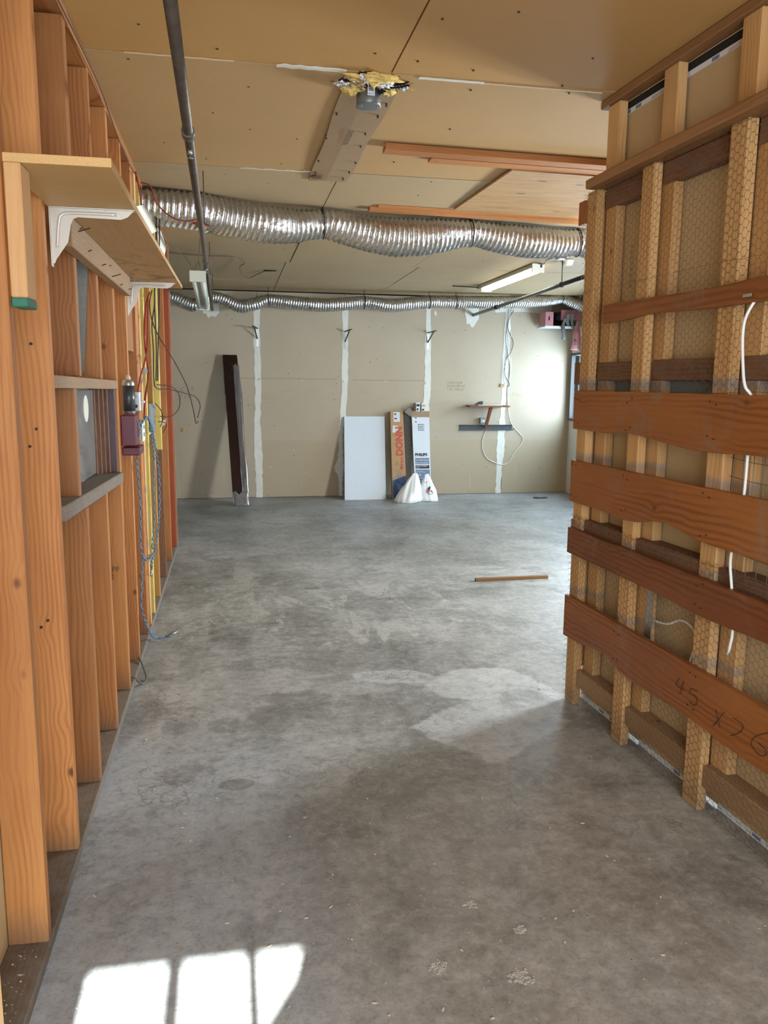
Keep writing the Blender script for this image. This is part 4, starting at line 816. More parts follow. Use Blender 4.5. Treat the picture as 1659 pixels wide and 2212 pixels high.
# battens, plywood
ORG = wood('orange_batten', (.50, .22, .075), (.36, .135, .04), (.18, .06, .02), hue=.15, knots=.3)
def batten(x0, x1, y0, y1, dz0, dz1, dy, label):
    q = [(x0, y0), (x1, y0 + dy), (x1, y1 + dy), (x0, y1)]; V = [(a, b_, CZ(b_) - dz1) for a, b_ in q] + [(a, b_, CZ(b_) - dz0 - .0045) for a, b_ in q]
    uv = [(a, b_) for a, b_ in q] + [(a, b_ + .05) for a, b_ in q]
    o = finish('ceiling_batten', V, [(3, 2, 1, 0), (4, 5, 6, 7), (0, 1, 5, 4), (1, 2, 6, 5), (2, 3, 7, 6), (3, 0, 4, 7)], ORG, None, uv); return tag(o, label, 'batten')
o = batten(.79, 2.5, 4.16, 4.245, 0, .036, .06, 'thicker orange wood batten on the ceiling with a pale cut end, nearest to the camera')
prism('cut_end', [(-.0, -.03), (.034, -.015), (.068, -.03), (.034, -.004)], (.789, 4.17, CZ(4.2) + .012), (0, 1, 0), (0, 0, 1), (-.001, 0, 0), WHITE, None); ce = bpy.data.objects['cut_end']; ce.parent = o; ce.location = ce.location - o.location
batten(1.07, 2.5, 4.33, 4.42, 0, .018, .05, 'thin orange batten lying against the ceiling just behind the thicker one')
batten(.95, 3.2, 5.56, 5.635, 0, .026, .10, 'long orange batten in front of the big foil duct')
batten(1.0, 3.2, 5.50, 5.556, 0, .014, .10, 'thin batten strip along the near side of the long duct batten')
o = prism('plywood_sheet', [(1.555, 4.44), (3.1, 4.50), (3.1, 5.62), (1.52, 5.50)], (0, 0, CZ(5) - .020), (1, 0, 0), (0, 1, 0), (0, 0, .012), PLY); tag(o, 'knotty plywood sheet fixed to the ceiling between the battens on the right', 'plywood')
# fluorescent lamps
def tube_lamp(name, a, b, mat_t, label, hang=None):
    a, b = Vector(a), Vector(b); t = empty(name, (a + b) / 2, label, 'lamp'); d = (b - a).normalized(); s = d.cross(Vector((0, 0, 1))).normalized(); u = s.cross(d)
    def ob(nm, p0, w_, h0, h1, l0, l1, m_): 
        V = [p0 + d * l + s * w + u * h for l in (l0, l1) for w in (-w_, w_) for h in (h0, h1)]
        return finish(nm, V, [(0, 1, 3, 2), (4, 6, 7, 5), (0, 4, 5, 1), (2, 3, 7, 6), (0, 2, 6, 4), (1, 5, 7, 3)], m_, t)
    L = (b - a).length; ob('fixture_body', a, .055, .02, .058, 0, L, FIXW)
    for l0 in (-.004, L - .012): ob('end_plate', a, .062, -.025, .058, l0, l0 + .016, FIXW)
    for k in (-.032, .032):
        cyl('tube', a + d * .012 + s * k, b - d * .012 + s * k, .019, mat_t, t, 16)
        for l in (.0, L - .022): cyl('tube_socket', a + d * l + s * k, a + d * (l + .022) + s * k, .021, FIXW, t, 12)
    return t
tl = tube_lamp('fluorescent_lamp', (2.965, 7.62, 2.598), (2.955, 9.22, 2.582), TUBEON, 'lit twin tube fluorescent lamp on the ceiling at the right')
box('label', (2.985, 7.613, 2.62), (3.005, 7.6155, 2.645), BLK, tl, bevel=0)
box('ballast', (2.89, 9.28, 2.60), (2.94, 9.38, 2.64), GALV, tl, bevel=.004)
t2 = tube_lamp('fluorescent_lamp', (-.228, 6.55, 2.285), (-.240, 8.1, 2.20), TUBEOFF, 'unlit twin tube fluorescent lamp hanging tilted below the iron pipe on the left')
for x in (-.26, -.20): tube('hanging_chain', [(x, 6.58, 2.34), (-.22, 6.6, 2.42), (-.20, 6.6, CZ(6.6))], .0025, IRON, t2, 6, 1)
tube('hanging_chain', [(-.235, 8.05, 2.26), (-.22, 8.05, CZ(8))], .0025, IRON, t2, 6, 1)
cord('cable', [(2.60, 9.40, CZ(9.4) - .012), (2.75, 9.36, CZ(9.3) - .02), (2.89, 9.33, 2.62)], .006, BLKC, 'short dark cord at the far end of the lit lamp')
cord('cable', [(2.97, 7.63, 2.655), (2.96, 7.45, 2.63), (2.90, 7.25, 2.635), (2.93, 7.1, 2.64)], .004, BRNC, 'brown cord between the lit lamp and the dark round box')
cord('cable', [(-.545, 7.75, CZ(7.8) - .012), (-.22, 7.80, CZ(7.8) - .02), (.03, 7.84, CZ(7.9) - .012), (.12, 7.92, CZ(7.9) - .02), (.16, 8.10, CZ(8.1) - .03), (.12, 8.35, CZ(8.4) - .03), (.15, 8.75, CZ(8.8) - .05), (.22, 9.0, CZ(9) - .05), (.30, 8.95, CZ(8.9) - .02), (.37, 8.75, CZ(8.7) - .01)], .004, BRNC, 'brown cord wandering over the ceiling left of centre and hanging in a bow')
cord('cable', [(-.44, 6.2, 2.50), (-.33, 6.4, 2.44), (-.26, 6.56, 2.345)], .0025, BRNC, 'thin slack wire from the left wall to the unlit lamp')
cord('cable', [(.50, 8.7, CZ(8.7) - .007), (.37, 8.72, CZ(8.7) - .007)], .007, BLKC, 'short dark plug end lying on the ceiling at the open joint')
rd = lathe('round_box', [(0, .045), (.035, .045), (.045, .042)], (2.95, 7.05, CZ(7) - .0045), (0, 0, -1), BLACKP, None, 20); tag(rd, 'dark round ceiling box beside the smoke detector', 'ceiling box')
rr = lathe('rim', [(0, .043), (.006, .043), (.007, .02)], (2.95, 7.05, CZ(7) - .0495), (0, 0, -1), WPLAS, rd, 20)
sdz = empty('smoke_detector', (3.16, 7.38, CZ(7.4)), 'round white smoke detector on the ceiling above the black pipe', 'smoke detector')
lathe('base', [(0, .062), (.012, .062), (.014, .055)], (3.16, 7.38, CZ(7.4) - .0045), (0, 0, -1), WPLAS, sdz, 24); lathe('head', [(0, .055), (.018, .053), (.03, .045), (.034, .02)], (3.16, 7.38, CZ(7.4) - .018), (0, 0, -1), WPLAS, sdz, 24)

# ------------------------------------------------------------------ brackets on the back wall
def wallbracket(x, z, ax, label):
    t = empty('shelf_bracket', (x, Y1, z), label, 'bracket', 'angle brackets on the back wall')
    box('upright', (x - .014, Y1 - .006, z - .22), (x + .014, Y1 - .0025, z + .0), GALV, t, bevel=.001)
    V = [Vector((x, Y1 - .006, z - .004)), Vector((x + ax, Y1 - .24, z + .012))]
    s = Vector((.014, 0, 0))
    prism('arm', [(0, 0), (1, 0), (1, .009), (0, .009)], V[0] - s, V[1] - V[0], (0, 0, 1), s * 2, DSTEEL, t)
    a = V[0].lerp(V[1], .75); b_ = Vector((x, Y1 - .006, z - .13)); prism('brace', [(0, 0), (1, 0), (1, .010), (0, .010)], b_ - s * .5, a - b_, (0, 0, 1), s, DSTEEL, t)
wallbracket(.352, 2.165, -.06, 'galvanized angle bracket on the plaster strip right of the leaning dark plank')
wallbracket(1.478, 2.150, .045, 'galvanized angle bracket on the plaster strip above the white foam board')
wallbracket(2.580, 2.155, .05, 'galvanized angle bracket on the plaster strip above the tall cartons')

# ------------------------------------------------------------------ things leaning on the back wall
def lean_frame(x0f, x1f, yf, x0t, x1t, yt, zt, th):
    """returns mapping from (u 0..1 across, v 0..1 up, w depth towards the wall in metres)"""
    A, B, Cc, D = Vector((x0f, yf, 0)), Vector((x1f, yf, 0)), Vector((x1t, yt, zt)), Vector((x0t, yt, zt))
    nrm = (B - A).cross(D - A).normalized()
    if nrm.y < 0: nrm = -nrm
    def f(u, v, w_=0): return A.lerp(B, u).lerp(D.lerp(Cc, u), v) + nrm * w_
    return f, nrm
def leanbox(name, f, u0, u1, v0, v1, w0, w1, mat, parent=None, zclamp=True):
    V = [f(u, v, w_) for u in (u0, u1) for v in (v0, v1) for w_ in (w0, w1)]
    for q in V:
        if q.z < 0: q.z = 0.0005
    return finish(name, V, [(0, 1, 3, 2), (4, 6, 7, 5), (0, 4, 5, 1), (2, 3, 7, 6), (0, 2, 6, 4), (1, 5, 7, 3)], mat, parent, uvs=[((v) * 1.5, u * .2 + w_) for u in (u0, u1) for v in (v0, v1) for w_ in (w0, w1)])
f, nm = lean_frame(1.425, 1.968, 10.13, 1.462, 2.0, 10.455, 1.06, .03)
tag(leanbox('foam_board', f, 0, 1, 0, 1, 0, .03, FOAM), 'white polystyrene board leaning on the back wall', 'foam board')
# plank in plastic
f, nm = lean_frame(.012, .190, 9.83, -.085, .095, 10.40, 1.83, .09)
pk = empty('wrapped_plank', (.1, 9.85, 0), 'tall dark mahogany plank in torn clear plastic leaning on the back wall', 'plank')
def leanpoly(name, f, poly, w0, w1, mat, parent):
    n = len(poly); V = [f(u, v, w0) for u, v in poly] + [f(u, v, w1) for u, v in poly]
    for q in V: q.z = max(q.z, .0006)
    return finish(name, V, [tuple(range(n)), tuple(range(2 * n - 1, n - 1, -1))] + [(i, i + n, (i + 1) % n + n, (i + 1) % n) for i in range(n)], mat, parent, [(v * 1.5, u * .2 + w_) for w_ in (w0, w1) for u, v in poly])
leanpoly('plank', f, [(-.02, .004), (.58, .004), (1.0, .97), (.98, 1.0), (.02, 1.0), (0, .98)], 0, .085, DRKB, pk)
leanpoly('inner_plank', f, [(.585, .01), (.97, .01), (1.13, .72), (1.03, .965)], .012, .09, plain('plank_side', (.085, .07, .075), .35, nscale=8, namp=.35), pk)
def wrapsheet(name, u0, u1, v0, v1, off, mat, seed, n=60, w1=.09):
    V = []; F = []; m_ = 9
    for i in range(n + 1):
        v = v0 + (v1 - v0) * i / n
        for k in range(m_):
            t = k / (m_ - 1); 
            if t < .6: u = u0 + (u1 - u0) * t / .6; w_ = -off
            else: u = u1; w_ = -off + (w1 + off) * (t - .6) / .4
            nn = noise.noise(Vector((k * .9, v * 5, seed))) * .012 + .006 * noise.noise(Vector((k * 2.9, v * 16, seed)))
            top = (0 if v1 > .99 else (.025 * noise.noise(Vector((k * .8, 3, seed))) if i == n else 0))
            V.append(f(u + nn * 1.6 + .03, v + top, w_ - abs(nn) * 1.2)); V[-1].z = max(V[-1].z, .001)
    for i in range(n):
        for k in range(m_ - 1): q = i * m_ + k; F.append((q, q + 1, q + m_ + 1, q + m_))
    o = finish(name, V, F, mat, pk, None, True); md = o.modifiers.new('s', 'SOLIDIFY'); md.thickness = .0008; return o
wrapsheet('plastic_wrap', .62, 1.05, .0, .93, .006, WRAP, 3); wrapsheet('plastic_sleeve', -.06, 1.02, .0, .085, .010, WRAP2, 5, 20)
leanbox('blue_tape', f, -.035, -.005, .74, .86, -.002, .06, BLUEP, pk)
# DONN carton
f, nm = lean_frame(2.045, 2.232, 10.06, 2.066, 2.240, 10.40, 1.135, .08)
dn = empty('carton', (2.14, 10.1, 0), 'tall brown carton with large red letters and a navy base, beside the white foam board', 'carton')
leanbox('carton_body', f, 0, 1, 0, 1, 0, .085, CARDB, dn)
def panel(f, par, poly, mat, name='printed_panel', lift=.0012):
    n = len(poly); V = [f(u, v, -lift) for u, v in poly] + [f(u, v, -.0001) for u, v in poly]
    return finish(name, V, [tuple(range(n)), tuple(range(2 * n - 1, n - 1, -1))] + [(i, i + n, (i + 1) % n + n, (i + 1) % n) for i in range(n)], mat, par)
panel(f, dn, [(.03, .015), (.97, .015), (.99, .27), (.03, .215)], BLUEP)
for i in range(4): panel(f, dn, [(.02, .222 + i * .008), (.5, .245 + i * .008), (.5, .248 + i * .008), (.02, .225 + i * .008)], BLUEG, 'stripe'); panel(f, dn, [(.22 + i * .09, .34), (.24 + i * .09, .34), (.62 + i * .09, .18), (.60 + i * .09, .18)], BLUEG, 'stripe')
for i in range(4): panel(f, dn, [(.30 + i * .1, .19 - i * .01), (.36 + i * .1, .19 - i * .01), (.46 + i * .1, .11 - i * .01), (.40 + i * .1, .11 - i * .01)], BLUEG, 'stripe')
uu = (f(1, .5) - f(0, .5)).normalized(); vv = (f(.5, 1) - f(.5, 0)).normalized()
text('carton_lettering', 'DONN', f(.83, .49, -.0015), vv, -uu, .125, REDP, dn, squeeze=1.0, bold=.006)
text('carton_lettering', 'Marque', f(.83, .335, -.0015), vv, -uu, .068, REDP, dn, squeeze=.80, bold=.001)
for q, m_ in (([(.24, .875), (.72, .878), (.72, .985), (.24, .985)], WHITE), ([(.12, .755), (.56, .75), (.58, .825), (.17, .835)], WHITE), ([(.24, .38), (.24, .425), (.50, .425), (.50, .38)], CARD)): panel(f, dn, q, m_, 'label', .0022)
for q in ([(.30, .955), (.44, .955), (.44, .972), (.30, .972)], [(.30, .905), (.48, .905), (.48, .92), (.30, .92)]): panel(f, dn, q, BLK, 'label_print', .003)
for i in range(5): panel(f, dn, [(.3, .89 + i * .018), (.66, .89 + i * .018), (.66, .892 + i * .018), (.3, .892 + i * .018)], BLK, 'label_print', .003); panel(f, dn, [(.2, .77 + i * .011), (.48, .77 + i * .011), (.48, .772 + i * .011), (.2, .772 + i * .011)], BLUEG, 'label_print', .003)
# dark open steel carton between the two
f, nm = lean_frame(2.262, 2.316, 10.12, 2.262, 2.345, 10.38, 1.13, .09)
gc = empty('steel_track', (2.29, 10.14, 0), 'dark grey punched steel track standing between the two cartons, tilted at its top', 'steel track')
leanbox('track_body', f, -.15, 1.0, 0, 1.0, .03, .09, plain('dark_track_steel', (.06, .055, .05), .5, .5, nscale=6, namp=.15), gc)
for i in range(18): leanbox('punched_slot', f, .55, .72, .05 + i * .051, .065 + i * .051, .028, .0305, BLK, gc)
prism('bent_tip', [(2.25, 1.12), (2.31, 1.19), (2.36, 1.13), (2.33, 1.06)], (0, 10.37, 0), (1, 0, 0), (0, 0, 1), (0, .04, 0), plain('tip_steel', (.15, .135, .12), .45, .4), gc)
# PHILIPS carton
f, nm = lean_frame(2.345, 2.560, 10.06, 2.350, 2.585, 10.36, 1.055, .11)
ph = empty('carton', (2.45, 10.1, 0), 'tall white lamp tube carton with black lettering and slate blue panels, open at the top', 'carton')
leanbox('carton_body', f, 0, 1, 0, 1, 0, .11, WHITE, ph); leanbox('inner_flap', f, -.03, 1.02, 1.0, 1.075, .004, .10, CARDL2, ph); leanbox('inner_flap', f, -.12, .14, .98, 1.14, .075, .085, CARDL, ph)
uu = (f(1, .5) - f(0, .5)).normalized(); vv = (f(.5, 1) - f(.5, 0)).normalized()
def pt(s, u, v, size, mat=BLK, sq=1.0, bold=0): text('carton_lettering', s, f(u, v, -.0028), uu, vv, size, mat, ph, squeeze=sq, bold=bold)
pt('PHILIPS', .09, .525, .052, BLK, 1.0, .0022)
panel(f, ph, [(.09, .425), (.93, .425), (.93, .50), (.09, .50)], BLUEG); panel(f, ph, [(.09, .372), (.93, .372), (.93, .412), (.09, .412)], BLK); panel(f, ph, [(.09, .165), (.45, .16), (.70, .17), (.95, .20), (.95, .36), (.09, .36)], BLUEG)
pt('Cool White Supreme', .12, .467, .026, WHITE, .80, .0004); pt('Blanc froid suprême', .12, .435, .026, WHITE, .80, .0004); pt('F40T12/CW SUPREME', .12, .393, .020, WHITE, .80); pt('ALTO', .12, .376, .018, WHITE)
pt('Le Mieux sur Idéal\nÉlectronique et à l\'éclair', .12, .338, .014, WHITE, .9); pt('T12', .13, .285, .034, WHITE, 1.1, .001); pt('40', .14, .248, .028, WHITE, 1, .001); pt('Watts/Watts', .32, .252, .016, WHITE); pt('48', .14, .212, .028, WHITE, 1, .001); pt('in/pouces', .32, .216, .016, WHITE)
panel(f, ph, [(.66, .255), (.90, .255), (.90, .305), (.66, .305)], WHITE, 'pictogram', .0022); panel(f, ph, [(.69, .262), (.87, .262), (.87, .29), (.69, .29)], BLUEG, 'pictogram', .003)
panel(f, ph, [(.33, .835), (.68, .835), (.68, .915), (.33, .915)], BLUEG, 'barcode_frame', .002); panel(f, ph, [(.355, .845), (.655, .845), (.655, .905), (.355, .905)], WHITE, 'barcode_frame', .0026)
for i in range(9): panel(f, ph, [(.38 + i * .028, .853), (.394 + i * .028, .853), (.394 + i * .028, .897), (.38 + i * .028, .897)], BLUEG if i % 3 else BLK, 'barcode_bar', .0032)
panel(f, ph, [(.19, .935), (.25, .935), (.25, .95), (.19, .95)], BLK, 'print_mark'); panel(f, ph, [(.17, .995), (.27, .995), (.27, .985), (.17, .985)], BLK, 'print_mark')
# small packages standing in the carton
for x0, x1, z1, m_, m2, lab in ((2.415, 2.47, 1.245, WHITE, BLK, 'small white and black packet sticking out of the white carton, left one'), (2.49, 2.545, 1.24, WHITE, plain('orange_print', (.62, .28, .07), .5), 'small packet with an orange band sticking out of the white carton, right one')):
    sbx = empty('packet', ((x0 + x1) / 2, 10.42, 1.0), lab, 'packet'); box('packet_body', (x0, 10.41, 1.0), (x1, 10.45, z1), m_, sbx, bevel=.002)
    box('print_band', (x0 + .008, 10.408, z1 - .05), (x1 - .006, 10.4105, z1 - .02), m2, sbx, bevel=0); box('print_band', (x0 + .01, 10.408, z1 - .10), (x1 - .02, 10.4105, z1 - .075), BLK, sbx, bevel=0)
    box('dark_side', (x0 - .022, 10.415, 1.02), (x0 - .001, 10.45, z1 - .008), plain('packet_side', (.10, .075, .05), .6), sbx, bevel=.002)
# plastic bags
def bag(name, c, w_, d, h, seed, label, tip=0.0):
    V = []; F = []; n = 26; m_ = 64; 
    for i in range(n + 1):
        t = i / n; prof = (1 - t ** 1.7) * .80 + .10 * (1 - t) + .17
        if t < .1: prof *= .93 + .7 * t
        for k in range(m_):
            a = 2 * math.pi * k / m_; fo = 1 + (.10 + .16 * t) * noise.noise(Vector((math.cos(a) * 2.6, math.sin(a) * 2.6, t * 1.3 + seed))) + .05 * math.sin(a * 11 + t * 5 + seed) * (1 - .5 * t) + .07 * noise.noise(Vector((math.cos(a) * 8, math.sin(a) * 8, t * 3 + seed)))
            V.append((c[0] + w_ * prof * math.cos(a) * fo + tip * t, c[1] + d * prof * math.sin(a) * fo + .05 * t, max(.001, h * t + .015 * noise.noise(Vector((a, t * 4, seed))))))
    for i in range(n):
        for k in range(m_): a, b_ = i * m_ + k, i * m_ + (k + 1) % m_; F.append((a, b_, b_ + m_, a + m_))
    F.append(tuple(range(m_))[::-1]); F.append(tuple(range(n * m_, (n + 1) * m_)))
    o = finish(name, V, F, BAG, None, None, True); return tag(o, label, 'plastic bag')
bg1 = bag('plastic_bag', (2.20, 9.85, 0), .155, .13, .36, 1.0, 'white plastic bag slumped on the floor, left one, in front of the brown carton', .10)
bg2 = bag('plastic_bag', (2.485, 9.92, 0), .118, .10, .34, 4.2, 'white plastic bag with red and black print, right one, below the white carton', -.02)
for (pl, m_) in (([(2.47, .16), (2.50, .20), (2.515, .19), (2.50, .14)], BLK), ([(2.455, .125), (2.47, .16), (2.50, .15), (2.49, .12), (2.47, .115)], REDP), ([(2.505, .14), (2.52, .15), (2.55, .115), (2.545, .11)], BLK), ([(2.44, .245), (2.48, .255), (2.48, .25), (2.44, .24)], REDP), ([(2.47, .105), (2.54, .10), (2.54, .095), (2.47, .10)], BLK)):
    q = prism('bag_print', pl, (-.02, 9.92, 0), (1, 0, 0), (0, .0, 1), (0, .002, 0), m_, bg2)
    # lay the print on the bag
    for v in q.data.vertices:
        wp_ = v.co + WL[q.name]; t = wp_.z / .34; prof = (1 - max(t, 0) ** 1.7) * .80 + .10 * (1 - t) + .17; cx_ = 2.47 - .02 * t; s = max(-.95, min(.95, (wp_.x - cx_) / (.125 * prof))); yy = 9.92 + .05 * t - .10 * prof * math.sqrt(1 - s * s) * 1.12 - .012
        v.co.y = yy - WL[q.name].y + (v.co.y)
# desk bracket shelf, channel and cables
ds = empty('fold_down_shelf', (3.4, Y1, 1.2), 'small reddish wooden wall shelf on a slanted wooden leg, right half of the back wall', 'shelf')
RDW = wood('reddish_shelf_wood', (.26, .085, .035), (.17, .048, .02), (.08, .02, .01), hue=.1, knots=0)
prism('shelf_top', [(3.13, Y1 - .003), (3.66, Y1 - .003), (3.64, 10.18), (3.09, 10.18)], (0, 0, 1.195), (1, 0, 0), (0, 1, 0), (0, 0, .02), RDW, ds)
prism('slanted_leg', [(3.415, 1.195), (3.452, 1.195), (3.405, .90), (3.37, .90)], (0, 10.25, 0), (1, 0, 0), (0, .62, 1), (0, .02, 0), RDW, ds) if False else None
V = [Vector(p) for p in ((3.385, 10.24, 1.195), (3.425, 10.24, 1.195), (3.425, 10.28, 1.195), (3.385, 10.28, 1.195), (3.375, 10.425, .90), (3.41, 10.425, .90), (3.41, 10.455, .90), (3.375, 10.455, .90))]
finish('slanted_leg', V, [(0, 3, 2, 1), (4, 5, 6, 7), (0, 1, 5, 4), (1, 2, 6, 5), (2, 3, 7, 6), (3, 0, 4, 7)], RDW, ds, [(v.z, v.x) for v in V])
mg = prism('papers', [(3.22, 10.23), (3.55, 10.21), (3.60, 10.40), (3.28, 10.42)], (0, 0, 1.2155), (1, 0, 0), (0, 1, 0), (0, 0, .008), PAPERW); tag(mg, 'sheaf of papers lying on the small wall shelf', 'papers')
mg = prism('black_pouch', [(3.20, 0), (3.30, .0), (3.305, .045), (3.27, .042), (3.23, .02)], (0, 10.30, 1.2240), (1, 0, 0), (0, 0, 1), (0, .06, 0), BLK); tag(mg, 'black wedge shaped pouch on the papers of the small wall shelf', 'pouch')
st = empty('steel_channel', (3.45, Y1, .9), 'dark steel channel screwed level to the back wall under the small shelf', 'channel')
box('web', (3.04, Y1 - .008, .873), (3.79, Y1 - .002, .948), DSTEEL, st); box('flange', (3.04, Y1 - .040, .940), (3.79, Y1 - .008, .948), DSTEEL, st); prism('lower_lip', [(3.04, .873), (3.79, .873), (3.84, .91), (3.79, .885), (3.04, .885)], (0, Y1 - .040, 0), (1, 0, 0), (0, 0, 1), (0, .004, 0), DSTEEL, st)
ow = empty('outlet_box', (3.36, Y1, 1.01), 'grey metal outlet box on the back wall beneath the small shelf', 'outlet'); box('body', (3.325, Y1 - .045, .965), (3.40, Y1 - .002, 1.045), STEEL, ow, bevel=.004); box('socket', (3.35, Y1 - .047, .985), (3.385, Y1 - .044, 1.015), WPLAS, ow, bevel=.002)
def bk(pts, r, mat, label, d=.008): cord('cable', [(x, Y1 - d - .004 * (i % 2), z) for i, (x, z) in enumerate(pts)], r, mat, label)
bk([(3.69, 2.49), (3.68, 2.3), (3.665, 2.1), (3.70, 1.9), (3.74, 1.7), (3.72, 1.5), (3.71, 1.38), (3.725, 1.2), (3.755, 1.03), (3.80, .93), (3.85, .88), (3.92, .81), (3.955, .75), (3.93, .68), (3.86, .60), (3.81, .52), (3.76, .44), (3.69, .40), (3.58, .42), (3.46, .48), (3.40, .56), (3.37, .68), (3.39, .80), (3.43, .88)], .0048, WCAB, 'long white cable hanging down the back wall and looping under the steel channel')
bk([(3.76, 2.48), (3.70, 2.38), (3.68, 2.25), (3.72, 2.15), (3.765, 2.05), (3.73, 1.92), (3.665, 1.83), (3.655, 1.7), (3.665, 1.61), (3.72, 1.52), (3.73, 1.48), (3.70, 1.47)], .004, BLKC, 'black cable twisting down the plaster strip beside the white one', .016)
bk([(3.72, 2.50), (3.66, 2.28), (3.69, 2.05), (3.68, 1.85), (3.63, 1.62), (3.66, 1.5)], .003, GREYC, 'thin grey wire nearest the corner side of the plaster strip', .024)
bk([(3.73, 2.2), (3.70, 1.85), (3.745, 1.8), (3.72, 1.1), (3.745, 1.0)], .003, WCAB, 'thin white wire taped flat down the plaster strip', .030)
tp = box('cable_block', (3.60, Y1 - .02, 1.455), (3.66, Y1 - .003, 1.50), CARDB, None, bevel=.003); tag(tp, 'small tan block holding the wires on the plaster strip', 'block')

# ------------------------------------------------------------------ corner above the far window
pf = empty('pink_foam_box', (4.3, 10.3, 2.3), 'pink foam board box stuffed under the duct in the far right corner', 'foam board')
box('end_panel', (4.09, 10.18, 2.265), (4.20, 10.40, 2.44), PINK, pf); box('long_panel', (4.32, 10.20, 2.34), (4.60, 10.23, 2.47), PINK, pf, twist=lambda q: q + Vector((0, 0, .0)))
box('cavity_shade_panel', (4.20, 10.44, 2.25), (4.60, 10.47, 2.46), plain('cavity_shade_black', (.02, .018, .017), .8), pf); box('bottom_panel', (4.09, 10.18, 2.245), (4.60, 10.46, 2.264), FOAM, pf); box('slot', (4.13, 10.178, 2.33), (4.15, 10.1802, 2.38), BLK, pf, bevel=0)  # black panel at the back paints the shade of the open cavity
def strip(name, pts, wd, mat, label, y, cat='tape'):
    V = []; F = []; sp = smooth_path([(x, y + .01 * math.sin(i * 1.7), z) for i, (x, z, w_) in enumerate(pts)], 5); sw = [p.x for p in smooth_path([(w_, 0, i) for i, (x, z, w_) in enumerate(pts)], 5)]
    for p, w_ in zip(sp, sw): V += [p + Vector((-w_, .004, 0)), p + Vector((w_, -.004, 0))]
    for i in range(len(sp) - 1): F.append((2 * i, 2 * i + 1, 2 * i + 3, 2 * i + 2))
    o = finish(name, V, F, mat, None, None, True); md = o.modifiers.new('t', 'SOLIDIFY'); md.thickness = .004; return tag(o, label, cat)
strip('tape_strip', [(4.36, 2.36, .02), (4.335, 2.28, .02), (4.33, 2.22, .028), (4.34, 2.15, .022), (4.345, 2.09, .028)], 0, TAPEG, 'longest grey tape strip dangling below the pink foam box', 10.16)
strip('tape_strip', [(4.40, 2.42, .03), (4.39, 2.33, .025), (4.40, 2.27, .02)], 0, TAPEG, 'short crumpled grey tape strip under the middle of the pink foam box', 10.155)
strip('tape_strip', [(4.46, 2.43, .03), (4.45, 2.33, .02), (4.46, 2.25, .012), (4.475, 2.20, .02)], 0, TAPEG, 'grey tape strip dangling between the short one and the pink flap', 10.15)
strip('pink_flap', [(4.515, 2.33, .012), (4.515, 2.28, .018), (4.51, 2.20, .045), (4.51, 2.08, .055), (4.505, 1.95, .068)], 0, PINK, 'pink foam flap with dark print hanging beside the far window', 10.12, 'foam board')
text('flap_print', 'III\n=', (4.47, 10.105, 2.06), (1, 0, 0), (0, 0, 1), .05, BLK, bpy.data.objects['pink_flap']) 
db = blob('black_bundle', (4.36, 10.30, 2.385), (.10, .06, .06), BLKC, None, .8, 3, 3, 3); tag(db, 'dark bundle of wires and tape inside the pink foam box', 'wire bundle')

# ------------------------------------------------------------------ floor things
sk = empty('wood_stick', (2.1, 5.75, 0), 'single brown wood stick lying on the concrete floor', 'stick')
o = box('stick', (1.818, 5.722, .0005), (2.41, 5.752, .026), wood('stick_wood', (.24, .13, .06), (.16, .08, .035), (.07, .03, .015), hue=0, knots=.3), sk, twist=lambda q: q + Vector((0, .02 * (q.x - 2.1), 0)))
ns = 0
def debris(x, y, r, mat, h=.25):
    o = blob('debris', (x, y, r * h * .6), (r, r * random.uniform(.5, .9), r * h), mat, None, .7, 2.2, random.random() * 50, 1, flat=-r * h * .55)
    return o
lst = [(.86, 2.06, .030, 'lumpy pale mortar crumb pile, larger of the two in the middle foreground'), (.96, 1.93, .020, 'small flat mortar crumb just right of the mortar pile'), (.56, 1.86, .026, 'mortar patch left of the biggest pile near the bottom edge'), (.80, 1.70, .040, 'biggest rough mortar pile at the bottom edge of the floor')]
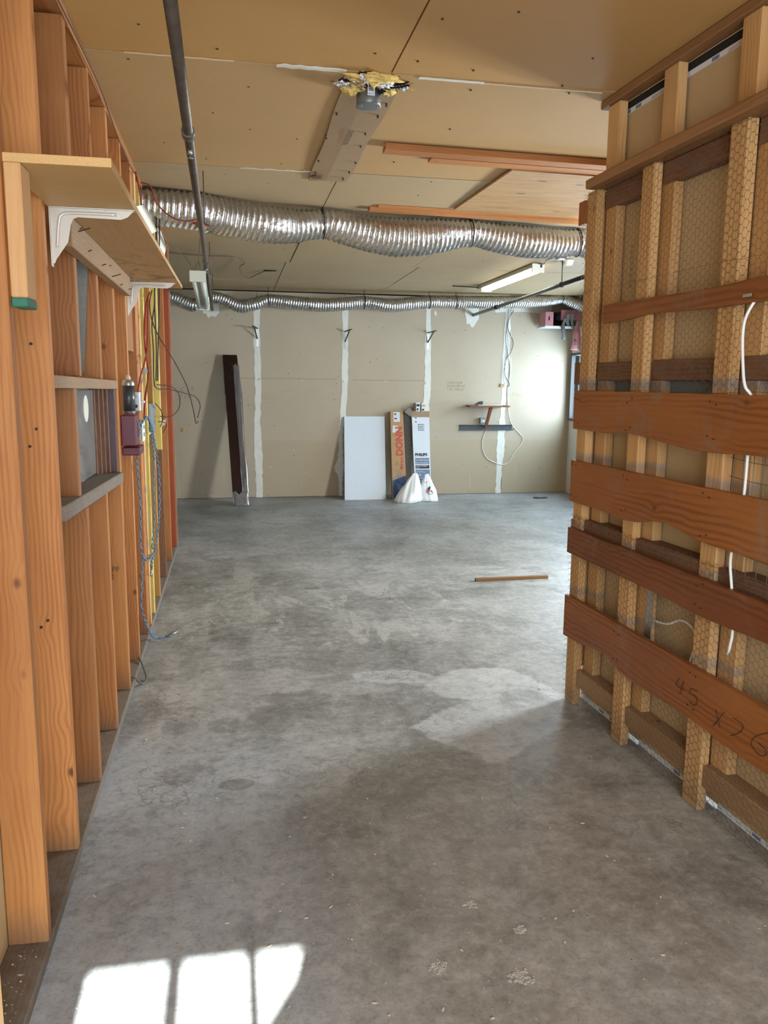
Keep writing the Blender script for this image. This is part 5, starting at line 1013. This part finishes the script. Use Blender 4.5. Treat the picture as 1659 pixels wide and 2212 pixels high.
# one stuff object of small crumbs
bm = bmesh.new(); rn = random.Random(3)
for i in range(420):
    y = 1.6 + (rn.random() ** 1.4) * 7; x = rn.uniform(-.45, 1.45 if y < 3.3 else min(4.2, 1.4 + (y - 3.3) * .6)); r = rn.choice((.0015, .002, .0025, .004))
    m4 = Matrix.Translation((x, y, r * .4)) @ Matrix.Rotation(rn.random() * 6, 4, 'Z') @ Matrix.Diagonal((r * rn.uniform(.8, 2.5), r, r * .5, 1)); bmesh.ops.create_icosphere(bm, subdivisions=1, radius=1, matrix=m4)
for i in range(45):
    r = rn.choice((.001, .0015, .003)); m4 = Matrix.Translation((rn.uniform(-.575, -.515), rn.uniform(1.70, 2.0), .038 + r * .4)) @ Matrix.Diagonal((r * rn.uniform(.8, 2), r, r * .5, 1)); bmesh.ops.create_icosphere(bm, subdivisions=1, radius=1, matrix=m4)
me = bpy.data.meshes.new('floor_crumbs'); bm.to_mesh(me); bm.free(); o = link('floor_crumbs', me, CHIP, None, (0, 0, 0)); tag(o, 'pale crumbs and wood chips scattered over the concrete floor', 'debris', kind='stuff')
bm = bmesh.new()
for i in range(420):
    c_, r0 = rn.choice(((.655, 1.985, .03) , (.745, 1.885, .022), (.52, 1.80, .028), (.715, 1.69, .045), (.715, 1.69, .045)))[0:2], .0
    cc = rn.choice(((.655, 2.03, .026), (.76, 1.90, .024), (.50, 1.80, .03), (.70, 1.73, .042), (.70, 1.73, .042))); a = rn.random() * 6.28; q = cc[2] * math.sqrt(rn.random()) * (.75 + .6 * noise.noise(Vector((math.cos(a) * 2, math.sin(a) * 2, cc[0] * 30)))); r = rn.uniform(.0012, .0045)
    m4 = Matrix.Translation((cc[0] + q * math.cos(a), cc[1] + q * .8 * math.sin(a), r * .3)) @ Matrix.Rotation(a * 3, 4, 'Z') @ Matrix.Diagonal((r * rn.uniform(.8, 2.0), r, r * .45, 1)); bmesh.ops.create_icosphere(bm, subdivisions=1, radius=1, matrix=m4)
me = bpy.data.meshes.new('mortar_crumbs'); bm.to_mesh(me); bm.free(); o = link('mortar_crumbs', me, plain('mortar', (.40, .38, .345), .95, nscale=60, namp=.2), None, (0, 0, 0)); tag(o, 'rough patches of broken mortar crumbs in the floor foreground', 'debris', kind='stuff')
cb = blob('floor_scrap', (4.03, 9.96, .014), (.10, .025, .018), TAPEG, None, .9, 2.5, 8, 2, flat=-.013); tag(cb, 'crumpled grey tape scrap on the floor near the far right corner', 'scrap')
